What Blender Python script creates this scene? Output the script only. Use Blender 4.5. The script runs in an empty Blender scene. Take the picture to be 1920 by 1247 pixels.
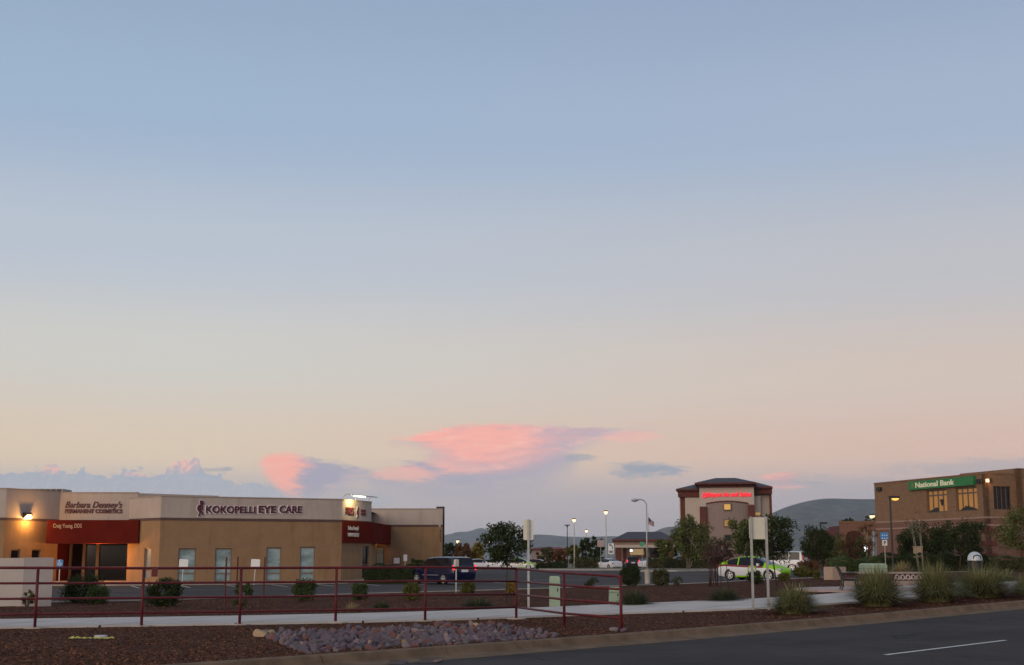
import bpy, bmesh, math, random
import numpy as np
from mathutils import Vector, Matrix

random.seed(7)
SC = bpy.context.scene
COL = SC.collection
R = math.radians

# ------------------------------------------------------------------ camera
CAM_H = 1.65
FPX = 2500.0                      # focal length in photograph pixels (1920 wide)
PITCH = math.atan(424.5 / FPX)
cam_data = bpy.data.cameras.new('camera')
cam_data.sensor_width = 36.0
cam_data.lens = FPX / 1920.0 * 36.0
cam_data.clip_start = 0.1
cam_data.clip_end = 60000
cam = bpy.data.objects.new('camera', cam_data)
COL.objects.link(cam)
cam.location = (0, 0, CAM_H)
cam.rotation_euler = (math.pi / 2 + PITCH, 0, 0)
SC.camera = cam

# ------------------------------------------------------------------ exposure
SC.view_settings.view_transform = 'Standard'
SC.view_settings.look = 'None'
SC.view_settings.gamma = 1.0
SC.view_settings.exposure = 0.0
SC.cycles.use_denoising = True
SC.cycles.max_bounces = 6
SC.cycles.volume_bounces = 1
SC.cycles.sample_clamp_indirect = 4.0

def lin(c):
    """sRGB 0-255 -> linear"""
    out = []
    for v in c[:3]:
        v = v / 255.0
        out.append(v / 12.92 if v <= 0.04045 else ((v + 0.055) / 1.055) ** 2.4)
    return tuple(out) + (1.0,)

def px_angles(px, py):
    """photo pixel -> azimuth and elevation of its direction, degrees"""
    a, b = px - 960.0, 623.5 - py
    x = a
    y = math.cos(PITCH) * FPX - math.sin(PITCH) * b
    z = math.sin(PITCH) * FPX + math.cos(PITCH) * b
    return math.degrees(math.atan2(x, y)), math.degrees(math.atan2(z, math.hypot(x, y)))

# ------------------------------------------------------------------ sky (dusk, after sunset on the left)
world = bpy.data.worlds.new('World')
SC.world = world
world.use_nodes = True
world.cycles.sampling_method = 'MANUAL'; world.cycles.sample_map_resolution = 512
NT = world.node_tree
NT.nodes.clear()

class NB:
    """tiny node-expression builder"""
    def __init__(s, nt): s.nt = nt
    def link(s, v, sock):
        if isinstance(v, bpy.types.NodeSocket): s.nt.links.new(v, sock)
        else: sock.default_value = v
    def m(s, op, a, b=0.0, c=0.0, clamp=False):
        n = s.nt.nodes.new('ShaderNodeMath'); n.operation = op; n.use_clamp = clamp
        s.link(a, n.inputs[0]); s.link(b, n.inputs[1]); s.link(c, n.inputs[2])
        return n.outputs[0]
    def ss(s, v, lo, hi, a=0.0, b=1.0):
        n = s.nt.nodes.new('ShaderNodeMapRange'); n.interpolation_type = 'SMOOTHSTEP'; n.clamp = True
        s.link(v, n.inputs[0]); s.link(lo, n.inputs[1]); s.link(hi, n.inputs[2]); s.link(a, n.inputs[3]); s.link(b, n.inputs[4])
        return n.outputs[0]
    def mix(s, f, a, b):
        n = s.nt.nodes.new('ShaderNodeMix'); n.data_type = 'RGBA'
        s.link(f, n.inputs[0]); s.link(a, n.inputs[6]); s.link(b, n.inputs[7])
        return n.outputs[2]
    def ramp(s, v, pts):
        n = s.nt.nodes.new('ShaderNodeValToRGB'); n.color_ramp.interpolation = 'EASE'
        els = n.color_ramp.elements
        while len(els) < len(pts): els.new(0.5)
        for e, (p, c) in zip(els, pts): e.position = p; e.color = c
        s.link(v, n.inputs[0]); return n.outputs[0]
    def noise(s, vec, scale, detail=4.0, rough=0.55):
        n = s.nt.nodes.new('ShaderNodeTexNoise'); n.inputs['Scale'].default_value = scale
        n.inputs['Detail'].default_value = detail; n.inputs['Roughness'].default_value = rough
        s.nt.links.new(vec, n.inputs['Vector']); return n.outputs[0]
    def comb(s, x, y, z):
        n = s.nt.nodes.new('ShaderNodeCombineXYZ')
        s.link(x, n.inputs[0]); s.link(y, n.inputs[1]); s.link(z, n.inputs[2]); return n.outputs[0]
    def curve(s, v, pts, lo, hi, vlo, vhi):
        """v -> piecewise curve through pts (both in real units)"""
        n = s.nt.nodes.new('ShaderNodeFloatCurve')
        t = s.m('DIVIDE', s.m('SUBTRACT', v, lo), hi - lo, clamp=True)
        s.link(t, n.inputs[1]); n.inputs[0].default_value = 1.0
        cu = n.mapping.curves[0]
        ps = [((a - lo) / (hi - lo), (b - vlo) / (vhi - vlo)) for a, b in pts]
        cu.points[0].location = ps[0]; cu.points[1].location = ps[-1]
        for p in ps[1:-1]: cu.points.new(*p)
        n.mapping.update()
        return s.m('ADD', s.m('MULTIPLY', n.outputs[0], vhi - vlo), vlo)

SUN_AZ, SUN_EL = -146.0, 16.0        # the afterglow: low, to the left and a little behind the camera
nb = NB(NT)
tc = NT.nodes.new('ShaderNodeTexCoord')
sep = NT.nodes.new('ShaderNodeSeparateXYZ'); NT.links.new(tc.outputs['Generated'], sep.inputs[0])
DX, DY, DZ = sep.outputs
AZ = nb.m('MULTIPLY', nb.m('ARCTAN2', DX, DY), 180 / math.pi)
EL = nb.m('MULTIPLY', nb.m('ARCSINE', nb.m('MINIMUM', nb.m('MAXIMUM', DZ, -1.0), 1.0)), 180 / math.pi)
elr = nb.m('DIVIDE', EL, 60.0, clamp=True)
def e(d): return max(0.0, d / 60.0)
left = nb.ramp(elr, [(e(0), lin((172, 165, 172))), (e(2.5), lin((186, 174, 176))), (e(4.3), lin((221, 197, 170))), (e(8.5), lin((206, 202, 193))),
                     (e(13), lin((184, 192, 203))), (e(18.5), lin((157, 177, 201))), (e(25), lin((146, 165, 190))), (e(58), lin((142, 152, 172)))])
right = nb.ramp(elr, [(e(0), lin((154, 148, 160))), (e(2.3), lin((168, 154, 162))), (e(4.4), lin((214, 176, 158))), (e(7.5), lin((208, 187, 171))),
                      (e(12), lin((188, 186, 188))), (e(18), lin((161, 176, 197))), (e(25), lin((145, 161, 187))), (e(58), lin((142, 152, 172)))])
side = nb.ss(AZ, -17.0, 21.0)
sky = nb.mix(side, left, right)

# clouds, drawn by direction on the sky itself: curves give each cloud its outline, layered noise breaks it up
PB_ = nb.comb(AZ, nb.m('MULTIPLY', EL, 1.25), 0.0)                       # billowing
PW_ = nb.comb(nb.m('MULTIPLY', AZ, 0.42), nb.m('MULTIPLY', EL, 1.7), 5.0)  # wispy, drawn out sideways
def fbm(vec, scale, det=8.0, rough=0.62):
    return nb.m('SUBTRACT', nb.noise(vec, scale, det, rough), 0.5)
def shift(vec, dx, dy):
    n = NT.nodes.new('ShaderNodeVectorMath'); n.operation = 'ADD'; NT.links.new(vec, n.inputs[0]); n.inputs[1].default_value = (dx, dy, 0); return n.outputs[0]
bil = nb.m('ADD', fbm(PB_, 1.0), nb.m('MULTIPLY', fbm(shift(PB_, 7.0, 3.0), 3.6), 0.55)); wis = nb.m('ADD', fbm(PW_, 1.3), nb.m('MULTIPLY', fbm(shift(PW_, 4.0, 9.0), 5.0), 0.5))
bil_l = nb.m('SUBTRACT', fbm(PB_, 2.4), fbm(shift(PB_, -0.10, 0.10), 2.4))         # side of each billow turned to the sunset
wis_l = nb.m('SUBTRACT', fbm(PW_, 1.5, 4.0, .5), fbm(shift(PW_, -0.2, 0.2), 1.5, 4.0, .5))
def azp(x): return px_angles(x, 860)[0]
def band(T, B, soft_t, soft_b, nz, amp, ends=0.5):
    T = [px_angles(*p) for p in T]; B = [px_angles(*p) for p in B]
    lo, hi = T[0][0], T[-1][0]
    t = nb.curve(AZ, T, lo, hi, 0.0, 8.0); b_ = nb.curve(AZ, B, lo, hi, 0.0, 8.0)
    w = nb.m('MULTIPLY', nz, amp)
    up = nb.ss(nb.m('ADD', nb.m('SUBTRACT', t, EL), w), -soft_t, soft_t)
    dn = nb.ss(nb.m('ADD', nb.m('SUBTRACT', EL, b_), w), -soft_b, soft_b)
    ins = nb.m('MULTIPLY', nb.ss(nb.m('ADD', AZ, w), lo - 0.2, lo + ends), nb.ss(nb.m('ADD', AZ, w), hi + 0.2, hi - ends))
    hgt = nb.m('DIVIDE', nb.m('SUBTRACT', EL, b_), nb.m('MAXIMUM', nb.m('SUBTRACT', t, b_), 0.15), clamp=True)
    return nb.m('MULTIPLY', nb.m('MULTIPLY', up, dn), ins), hgt
PINK = lin((255, 168, 150)); PINK2 = lin((246, 172, 158)); SHADE = lin((160, 153, 174)); BLUE = lin((160, 167, 182)); DARK = lin((138, 146, 164))
def over(base, mask, col, amt=1.0):
    return nb.mix(nb.m('MULTIPLY', mask, amt, clamp=True), base, col)
def spot(x, y, rx, ry, nz=None, amp=0.0):
    a, b_ = px_angles(x, y); k = 0.0229
    dx = nb.m('DIVIDE', nb.m('SUBTRACT', AZ, a), rx * k); dy = nb.m('DIVIDE', nb.m('SUBTRACT', EL, b_), ry * k)
    r_ = nb.m('SQRT', nb.m('ADD', nb.m('MULTIPLY', dx, dx), nb.m('MULTIPLY', dy, dy)))
    if nz is not None: r_ = nb.m('ADD', r_, nb.m('MULTIPLY', nz, amp))
    return nb.ss(r_, 1.0, 0.3)
# low bank of cumulus along the left horizon
mD, hD = band([(-900, 892), (-300, 884), (0, 890), (40, 890), (75, 884), (95, 872), (122, 888), (160, 889), (200, 892), (240, 887), (265, 885), (300, 888), (325, 872), (345, 862), (365, 858), (378, 876), (392, 894), (440, 902), (500, 914), (600, 930)],
              [(-900, 1046), (0, 1046), (600, 1046)], 0.05, 0.6, bil, 1.5)
bankc = nb.mix(nb.ss(EL, 0.8, 3.7), lin((190, 176, 176)), BLUE)
bankc = nb.mix(nb.ss(bil_l, 0.0, 0.14, 0.0, 0.5), bankc, lin((186, 182, 190)))
glow = nb.m('MAXIMUM', nb.m('MAXIMUM', spot(335, 866, 60, 26, bil, 1.2), spot(90, 876, 40, 14, bil, 1.2)), nb.m('MULTIPLY', spot(262, 888, 44, 9, bil, 1.2), 0.7))
bankc = nb.mix(nb.m('MULTIPLY', glow, nb.ss(bil_l, -0.10, 0.12, 0.25, 1.0)), bankc, lin((246, 182, 166)))
sky = over(sky, mD, bankc, 0.95)
# separate tower
mC, hC = band([(480, 862), (500, 852), (520, 848), (545, 850), (580, 860), (620, 866), (660, 875), (704, 884)],
              [(480, 868), (500, 890), (520, 912), (545, 922), (580, 924), (620, 918), (660, 904), (704, 886)], 0.16, 0.45, wis, 1.0)
cC = nb.mix(nb.ss(nb.m('ADD', AZ, nb.m('MULTIPLY', wis, 2.2)), azp(592), azp(548)), SHADE, PINK)
cC = nb.mix(nb.ss(wis_l, 0.0, 0.2, 0.0, 0.25), cC, lin((250, 196, 180)))
sky = over(sky, mC, cC, 0.95)
# the anvil: a shaded body below, a pink spreading top above
mB, hB = band([(684, 890), (715, 877), (770, 866), (830, 856), (900, 848), (980, 844), (1040, 846), (1090, 856)],
              [(684, 896), (715, 906), (770, 914), (830, 922), (900, 924), (980, 914), (1040, 892), (1090, 862)], 0.22, 0.9, wis, 1.3)
pB = nb.m('MAXIMUM', nb.m('MAXIMUM', spot(750, 888, 90, 22, wis, 1.6), nb.m('MULTIPLY', spot(968, 862, 34, 18, wis, 1.5), 0.9)), spot(880, 860, 120, 34, wis, 1.6))
cB = nb.mix(nb.m('MULTIPLY', pB, 0.9), SHADE, PINK2)
sky = over(sky, mB, cB, 0.92)
mA, hA = band([(722, 822), (770, 819), (800, 807), (850, 799), (900, 796), (1000, 799), (1090, 804), (1140, 807), (1190, 805), (1250, 800)],
              [(722, 826), (770, 830), (800, 842), (830, 856), (870, 878), (920, 884), (1000, 874), (1060, 852), (1100, 834), (1140, 822), (1190, 816), (1250, 806)], 0.14, 0.4, wis, 0.9)
fA = nb.m('MULTIPLY', nb.ss(nb.m('ADD', AZ, nb.m('MULTIPLY', wis, 8.0)), azp(1130), azp(930)), nb.ss(nb.m('ADD', hA, nb.m('MULTIPLY', wis, 1.6)), -0.3, 0.6))
cA = nb.mix(fA, lin((190, 164, 174)), PINK)
cA = nb.mix(nb.ss(wis_l, 0.0, 0.2, 0.0, 0.45), cA, lin((255, 196, 178)))
cA = nb.mix(nb.ss(wis_l, 0.0, -0.2, 0.0, 0.4), cA, lin((206, 158, 162)))
sky = over(sky, nb.m('MULTIPLY', mA, nb.ss(AZ, azp(1250), azp(1120), 0.2, 1.0)), cA, 0.95)
# dark streaks and small pink puffs
for x, y, rx, ry, c, a in [(1212, 879, 84, 12, DARK, .9), (1085, 858, 34, 6, DARK, .6), (1462, 896, 40, 7, PINK, .8), (1480, 911, 46, 6, PINK2, .8), (1490, 903, 70, 10, DARK, .45),
                           (1850, 876, 190, 14, DARK, .40), (1600, 912, 240, 16, DARK, .25), (1180, 818, 60, 8, PINK2, .5), (405, 881, 36, 4, DARK, .5), (428, 879, 10, 4, DARK, .5), (690, 938, 60, 14, BLUE, .5)]:
    sky = over(sky, spot(x, y, rx * 1.15, ry * 1.5, wis, 2.0), c, a)

nis = NT.nodes.new('ShaderNodeTexSky')
nis.sky_type = 'NISHITA'; nis.sun_disc = False
nis.sun_elevation = R(SUN_EL); nis.sun_rotation = R(SUN_AZ)
nis.altitude = 1600.0
addn = NT.nodes.new('ShaderNodeMix'); addn.data_type = 'RGBA'; addn.blend_type = 'ADD'
addn.inputs[0].default_value = 0.012
NT.links.new(sky, addn.inputs[6]); NT.links.new(nis.outputs[0], addn.inputs[7])
bg = NT.nodes.new('ShaderNodeBackground'); NT.links.new(addn.outputs[2], bg.inputs['Color'])
bg.inputs['Strength'].default_value = 1.0
wo = NT.nodes.new('ShaderNodeOutputWorld'); NT.links.new(bg.outputs[0], wo.inputs['Surface'])

# ------------------------------------------------------------------ afterglow as one soft sun
sun_d = bpy.data.lights.new('sun', 'SUN')
sun_d.energy = 1.55
sun_d.angle = R(45)
sun_d.color = (1.0, 0.76, 0.54)
sun = bpy.data.objects.new('sun', sun_d); COL.objects.link(sun)
_sd = Vector((math.sin(R(SUN_AZ)) * math.cos(R(SUN_EL)), math.cos(R(SUN_AZ)) * math.cos(R(SUN_EL)), math.sin(R(SUN_EL))))
sun.rotation_euler = _sd.to_track_quat('Z', 'Y').to_euler()
sun.location = (-40, -20, 30)

# ------------------------------------------------------------------ materials
MATS = {}
def mat(name, col, rough=0.8, var=0.12, scale=3.0, bump=0.0, bscale=None, metal=0.0, emit=None, estr=0.0, island=0.0, spec=0.5, col2=None, detail=6.0, trans=0.0, stretch=None):
    if name in MATS: return MATS[name]
    m = bpy.data.materials.new(name); m.use_nodes = True
    nt = m.node_tree; b = NB(nt); p = nt.nodes['Principled BSDF']
    p.inputs['Roughness'].default_value = rough; p.inputs['Metallic'].default_value = metal
    p.inputs['Specular IOR Level'].default_value = spec
    t = nt.nodes.new('ShaderNodeTexCoord'); vec = t.outputs['Object']
    if stretch:
        mp = nt.nodes.new('ShaderNodeMapping'); mp.inputs['Scale'].default_value = stretch
        nt.links.new(vec, mp.inputs[0]); vec = mp.outputs[0]
    a = tuple(min(1, c * (1 - var)) for c in col[:3]) + (1,)
    c2 = col2 or col
    d = tuple(min(1, c * (1 + var)) for c in c2[:3]) + (1,)
    f = b.ss(b.noise(vec, scale, detail, 0.62), 0.28, 0.72)
    cc = b.mix(f, a, d)
    if island > 0:
        g = nt.nodes.new('ShaderNodeNewGeometry')
        r = g.outputs['Random Per Island']
        cc2 = nt.nodes.new('ShaderNodeMix'); cc2.data_type = 'RGBA'; cc2.blend_type = 'MULTIPLY'; cc2.inputs[0].default_value = 1.0
        nt.links.new(cc, cc2.inputs[6])
        v = b.m('ADD', b.m('MULTIPLY', r, 2 * island), 1 - island)
        nt.links.new(b.comb(v, v, b.m('MULTIPLY', v, 1.0)), cc2.inputs[7]); cc = cc2.outputs[2]
    nt.links.new(cc, p.inputs['Base Color'])
    if bump:
        bn = nt.nodes.new('ShaderNodeBump'); bn.inputs['Strength'].default_value = min(1.0, bump); bn.inputs['Distance'].default_value = 0.02
        nt.links.new(b.noise(vec, bscale or scale * 8, 4.0, 0.6), bn.inputs['Height']); nt.links.new(bn.outputs[0], p.inputs['Normal'])
    if emit:
        p.inputs['Emission Color'].default_value = emit; p.inputs['Emission Strength'].default_value = estr
    if trans: p.inputs['Transmission Weight'].default_value = trans
    MATS[name] = m
    return m

def gravel_mat(name, dark, mid, light, sc):
    m = bpy.data.materials.new(name); m.use_nodes = True
    nt = m.node_tree; b = NB(nt); p = nt.nodes['Principled BSDF']; p.inputs['Roughness'].default_value = 0.95
    p.inputs['Specular IOR Level'].default_value = 0.05
    t = nt.nodes.new('ShaderNodeTexCoord'); vec = t.outputs['Object']
    v = nt.nodes.new('ShaderNodeTexVoronoi'); v.inputs['Scale'].default_value = sc; nt.links.new(vec, v.inputs['Vector'])
    s2 = nt.nodes.new('ShaderNodeSeparateColor'); nt.links.new(v.outputs['Color'], s2.inputs[0])
    c = b.ramp(s2.outputs[0], [(0.0, dark), (0.45, mid), (0.86, mid), (1.0, light)])
    big = b.ss(b.noise(vec, 0.5, 5.0, 0.6), 0.3, 0.7)
    c = b.mix(b.m('MULTIPLY', big, 0.45), c, dark)
    nt.links.new(c, p.inputs['Base Color'])
    bn = nt.nodes.new('ShaderNodeBump'); bn.inputs['Strength'].default_value = 1.0; bn.inputs['Distance'].default_value = 0.035
    nt.links.new(b.m('ADD', b.m('MULTIPLY', v.outputs['Distance'], -1.0), b.noise(vec, sc * .4, 4.0)), bn.inputs['Height']); nt.links.new(bn.outputs[0], p.inputs['Normal'])
    MATS[name] = m
    return m

M_GRAVEL = gravel_mat('gravel_red', (.034, .014, .009, 1), (.092, .039, .023, 1), (.24, .14, .09, 1), 16.0)
M_EARTH = mat('dry_earth', (.16, .12, .085), .95, .35, .05, col2=(.10, .10, .06))
M_ASPH = mat('asphalt_road', (.036, .032, .031), .92, .22, .9, .5, 60, spec=.2)
M_LOT = mat('asphalt_lot', (.050, .044, .042), .92, .3, .35, .4, 60, spec=.2)
M_CONC = mat('concrete_path', (.48, .445, .405), .85, .10, .9, .15, 40)
M_KERB = mat('concrete_kerb', (.19, .135, .088), .92, .32, 2.2, .4, 25, col2=(.16, .11, .072), spec=.1)
M_KERBL = mat('kerb_light', (.40, .36, .31), .9, .15, 1.5)
M_JOINT = mat('joint_dark', (.10, .085, .07), .95)
M_PAINT = mat('road_paint', (.62, .61, .58), .7, .18, 9.0)
M_RAIL = mat('rail_maroon', (.105, .011, .015), .5, .25, 4.0, spec=.3)
M_TAN = mat('stucco_tan', (.30, .187, .102), .95, .07, 1.4, .5, 22, spec=.15)
M_CREAM = mat('stucco_cream', (.45, .375, .325), .93, .05, 1.0, .3, 22)
def weather(m, amt):
    nt = m.node_tree; b = NB(nt); p = nt.nodes['Principled BSDF']; src = p.inputs['Base Color'].links[0].from_socket
    t = nt.nodes.new('ShaderNodeTexCoord'); mp = nt.nodes.new('ShaderNodeMapping'); mp.inputs['Scale'].default_value = (1.6, 1.6, .22); nt.links.new(t.outputs['Object'], mp.inputs[0])
    f = b.m('MULTIPLY', b.ss(b.noise(mp.outputs[0], 1.0, 6.0, .65), .48, .78), amt)
    dk = nt.nodes.new('ShaderNodeMix'); dk.data_type = 'RGBA'; dk.blend_type = 'MULTIPLY'; nt.links.new(f, dk.inputs[0]); nt.links.new(src, dk.inputs[6]); dk.inputs[7].default_value = (.62, .55, .5, 1)
    nt.links.new(dk.outputs[2], p.inputs['Base Color'])
weather(M_TAN, .55); weather(M_CREAM, .45)
M_STRIPE = mat('stucco_band', (.105, .060, .050), .9, .12, 2.0)
M_REDF = mat('fascia_red', (.118, .013, .008), .95, .14, 1.5, spec=.05)
M_MONU = mat('stucco_white', (.46, .41, .38), .93, .04, 1.0, .3, 22)
M_CAP = mat('parapet_cap', (.34, .275, .235), .8, .05)
M_FRAME = mat('window_frame', (.13, .09, .065), .5, .1)
M_BRONZE = mat('bronze_frame', (.22, .15, .11), .5, .15)
M_BLINDS_REFL = mat('glass_blinds_reflection', (.26, .35, .35), .07, .38, .9, spec=.8, stretch=(1, 1, 2.2))  # pale blinds plus uneven sky reflection painted into the pane colour
M_GLASSD = mat('glass_dark', (.010, .010, .012), .06, .1, spec=.35)
M_DARK = mat('dark_metal', (.018, .016, .016), .5, .2)
M_GALV = mat('galvanised', (.42, .42, .40), .45, .12, 6.0, metal=.4)
M_SIGNB = mat('sign_back', (.66, .63, .52), .5, .10, 2.0)
M_WHITE = mat('white_paint', (.78, .78, .78), .5, .04)
M_BLUE = mat('sign_blue', (.05, .25, .55), .5, .06)
M_GREENS = mat('sign_green', (.025, .19, .055), .5, .1)
M_GREENB = mat('box_green', (.30, .40, .29), .6, .1, 2.0)
M_BLACK = mat('black_paint', (.015, .015, .016), .45, .1)
M_LETTER = mat('letters_dark', (.085, .008, .026), .5, .1)
M_BARK = mat('bark_brown', (.085, .058, .042), .95, .3, 8.0, .6, 30)
M_BARKP = mat('bark_pale', (.27, .24, .18), .9, .25, 6.0, .4, 30)
M_BARKR = mat('bark_purple', (.075, .040, .038), .95, .25, 6.0)
M_BRICKT = mat('brick_tan', (.22, .125, .070), .93, .16, 2.2, .5, 14, stretch=(1, 1, 3))
M_BRICKP = mat('brick_pink', (.185, .096, .068), .93, .18, 2.0, .5, 14, stretch=(1, 1, 4))
M_BRICKR = mat('brick_red', (.115, .035, .028), .93, .3, 3.0, .5, 14)
M_ROOF = mat('roof_tile', (.055, .052, .064), .85, .25, 2.0, .8, 6, stretch=(3, 3, 1))
M_HWALL = mat('hotel_cream', (.47, .40, .35), .93, .05)
M_HBAY = mat('hotel_mauve', (.25, .185, .165), .93, .06)
M_TYRE = mat('tyre_rubber', (.014, .014, .014), .85, .2)
M_RIM = mat('wheel_alloy', (.62, .62, .62), .35, .05, metal=.5)
M_HILL = mat('hill_scrub', (.060, .070, .052), .95, .7, .012, detail=10)
M_YELLOW = mat('tape_yellow', (.62, .55, .04), .5, .2)

def asphalt(m, crack_scale, patch):
    nt = m.node_tree; b = NB(nt); p = nt.nodes['Principled BSDF']; src = p.inputs['Base Color'].links[0].from_socket
    t = nt.nodes.new('ShaderNodeTexCoord'); vec = t.outputs['Object']
    dn = nt.nodes.new('ShaderNodeTexNoise'); dn.inputs['Scale'].default_value = 1.2; nt.links.new(vec, dn.inputs['Vector'])
    mx = nt.nodes.new('ShaderNodeVectorMath'); mx.operation = 'MULTIPLY_ADD'; nt.links.new(dn.outputs['Color'], mx.inputs[0]); mx.inputs[1].default_value = (1.1, 1.1, 0); nt.links.new(vec, mx.inputs[2])
    v = nt.nodes.new('ShaderNodeTexVoronoi'); v.feature = 'DISTANCE_TO_EDGE'; v.inputs['Scale'].default_value = crack_scale; nt.links.new(mx.outputs[0], v.inputs['Vector'])
    crack = b.m('MULTIPLY', b.ss(v.outputs['Distance'], 0.010, 0.002), b.ss(b.noise(vec, .25, 3.0), .42, .6))
    c = b.mix(b.m('MULTIPLY', b.ss(b.noise(vec, patch, 4.0, .6), .35, .7), .5), src, (.085, .076, .070, 1))
    c = b.mix(b.m('MULTIPLY', b.ss(b.noise(vec, 90.0, 2.0), .55, .75), .35), c, (.13, .12, .11, 1))
    c = b.mix(b.m('MULTIPLY', crack, .85), c, (.010, .009, .009, 1))
    nt.links.new(c, p.inputs['Base Color'])
asphalt(M_ASPH, .22, .16); asphalt(M_LOT, .15, .10)
def emis(name, col, strength):
    return mat(name, tuple(col[:3]), .5, 0.0, emit=tuple(col[:3]) + (1,), estr=strength)
E_WARM = emis('lamp_glow', (1.0, .72, .38), 9.0)
E_LOT = emis('lamp_glow_pale', (1.0, .74, .42), 1.7)
E_ORANGE = emis('lamp_glow_orange', (1.0, .50, .10), 1.5)
E_RED = emis('tail_light', (1.0, .03, .04), 1.6)
E_HSIGN = emis('sign_glow_red', (1.0, .015, .05), .75)
E_WIN = emis('window_lit', (.62, .36, .09), .42)
E_WINB = emis('window_lit_office', (.40, .19, .05), .30)
E_WHITEL = emis('lamp_white', (.9, .95, 1.0), 2.5)

# ------------------------------------------------------------------ mesh helpers
class MB:
    def __init__(s): s.v = []; s.f = []; s.m = []
    def add(s, vs, fs, mi=0):
        o = len(s.v); s.v += [tuple(x) for x in vs]; s.f += [tuple(i + o for i in f) for f in fs]; s.m += [mi] * len(fs)
        return s
    def box(s, x0, x1, y0, y1, z0, z1, mi=0):
        return s.add([(x0, y0, z0), (x1, y0, z0), (x1, y1, z0), (x0, y1, z0), (x0, y0, z1), (x1, y0, z1), (x1, y1, z1), (x0, y1, z1)],
                     [(0, 3, 2, 1), (4, 5, 6, 7), (0, 1, 5, 4), (1, 2, 6, 5), (2, 3, 7, 6), (3, 0, 4, 7)], mi)
    def tube(s, pts, r, n=8, mi=0, cap=True):
        pts = [Vector(p) for p in pts]; rs = r if isinstance(r, (list, tuple)) else [r] * len(pts)
        vs = []; fs = []
        prev = None
        for i, p in enumerate(pts):
            d = (pts[min(i + 1, len(pts) - 1)] - pts[max(i - 1, 0)]).normalized()
            if prev is None:
                a = d.orthogonal().normalized()
            else:
                a = (prev - d * prev.dot(d)); a = a.normalized() if a.length > 1e-6 else d.orthogonal().normalized()
            prev = a; b = d.cross(a)
            for k in range(n):
                t = 2 * math.pi * k / n
                vs.append(p + (a * math.cos(t) + b * math.sin(t)) * rs[i])
        for i in range(len(pts) - 1):
            for k in range(n):
                k2 = (k + 1) % n
                fs.append((i * n + k, i * n + k2, (i + 1) * n + k2, (i + 1) * n + k))
        if cap:
            fs.append(tuple(range(n - 1, -1, -1))); o = (len(pts) - 1) * n; fs.append(tuple(range(o, o + n)))
        return s.add(vs, fs, mi)
    def disc(s, c, nrm, r, n=16, mi=0):
        nrm = Vector(nrm).normalized(); a = nrm.orthogonal().normalized(); b = nrm.cross(a); c = Vector(c)
        return s.add([c + (a * math.cos(2 * math.pi * k / n) + b * math.sin(2 * math.pi * k / n)) * r for k in range(n)], [tuple(range(n))], mi)
    def prism(s, poly, y0, y1, mi=0):
        """outline in x,z extruded along y (y0 front)"""
        n = len(poly)
        vs = [(x, y0, z) for x, z in poly] + [(x, y1, z) for x, z in poly]
        fs = [tuple(range(n)), tuple(range(2 * n - 1, n - 1, -1))] + [(i, i + n, (i + 1) % n + n, (i + 1) % n) for i in range(n)]
        return s.add(vs, fs, mi)
    def mesh(s, name):
        me = bpy.data.meshes.new(name); me.from_pydata(s.v, [], s.f)
        for i, p in enumerate(me.polygons): p.material_index = s.m[i]
        me.update(); return me
    def build(s, name, mats, parent=None, smooth=False, loc=None):
        me = s.mesh(name)
        for m_ in (mats if isinstance(mats, (list, tuple)) else [mats]): me.materials.append(m_)
        if smooth: me.polygons.foreach_set('use_smooth', [True] * len(me.polygons))
        o = bpy.data.objects.new(name, me); COL.objects.link(o)
        if parent: o.parent = parent
        if loc: o.location = loc
        return o

def tag(o, label=None, cat=None, group=None, kind=None):
    if label: o['label'] = label
    if cat: o['category'] = cat
    if group: o['group'] = group
    if kind: o['kind'] = kind
    return o
def thing(name, label, cat, loc=(0, 0, 0), rz=0.0, group=None):
    o = bpy.data.objects.new(name, None); o.empty_display_size = 0.3; COL.objects.link(o)
    o.location = loc; o.rotation_euler = (0, 0, rz)
    return tag(o, label, cat, group)
def dup(o, loc, rz=None, label=None, parent=None):
    c = o.copy(); COL.objects.link(c)
    if parent: c.parent = parent
    else:
        c.location = loc
        if rz is not None: c.rotation_euler = (0, 0, rz)
        if label: c['label'] = label
    for ch in list(o.children): dup(ch, None, parent=c)
    return c

# ------------------------------------------------------------------ terrain: a gentle rise away from the road
_cp = np.array([(-12, 32, 0), (-6, 23, 0), (0, 25.5, 0), (2.5, 30.5, 0), (0, 36, .03), (1.3, 43, .10), (-15, 46, .05), (-14, 51, .05), (0, 65, .15), (5, 71, .22),
                (15, 84, .42), (11.3, 46, .50), (7, 40, .15), (16, 42, .30), (-23, 90, .1), (-4, 88, .12), (-32, 95, .1), (15, 200, .3), (-60, 60, 0), (60, 60, .8), (0, 5, -.02),
                (30, 40, .45), (-30, 20, 0), (0, 300, .3), (120, 250, .6), (-120, 200, .2), (25, 123, .68), (40, 115, .80), (20, 107, .55), (-60, 300, .2), (20, 20, .1), (0, 200, .28), (18, 57, .55)], float)
def _phi(r2): return np.where(r2 > 1e-9, 0.5 * r2 * np.log(np.maximum(r2, 1e-9)), 0.0)
def _fit():
    P = _cp[:, :2] / 50.0; n = len(P)
    K = _phi(((P[:, None] - P[None]) ** 2).sum(-1)) + np.eye(n) * 0.01
    Q = np.hstack([np.ones((n, 1)), P])
    A = np.zeros((n + 3, n + 3)); A[:n, :n] = K; A[:n, n:] = Q; A[n:, :n] = Q.T
    return np.linalg.solve(A, np.concatenate([_cp[:, 2], np.zeros(3)])), P
_W, _PP = _fit()
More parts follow.
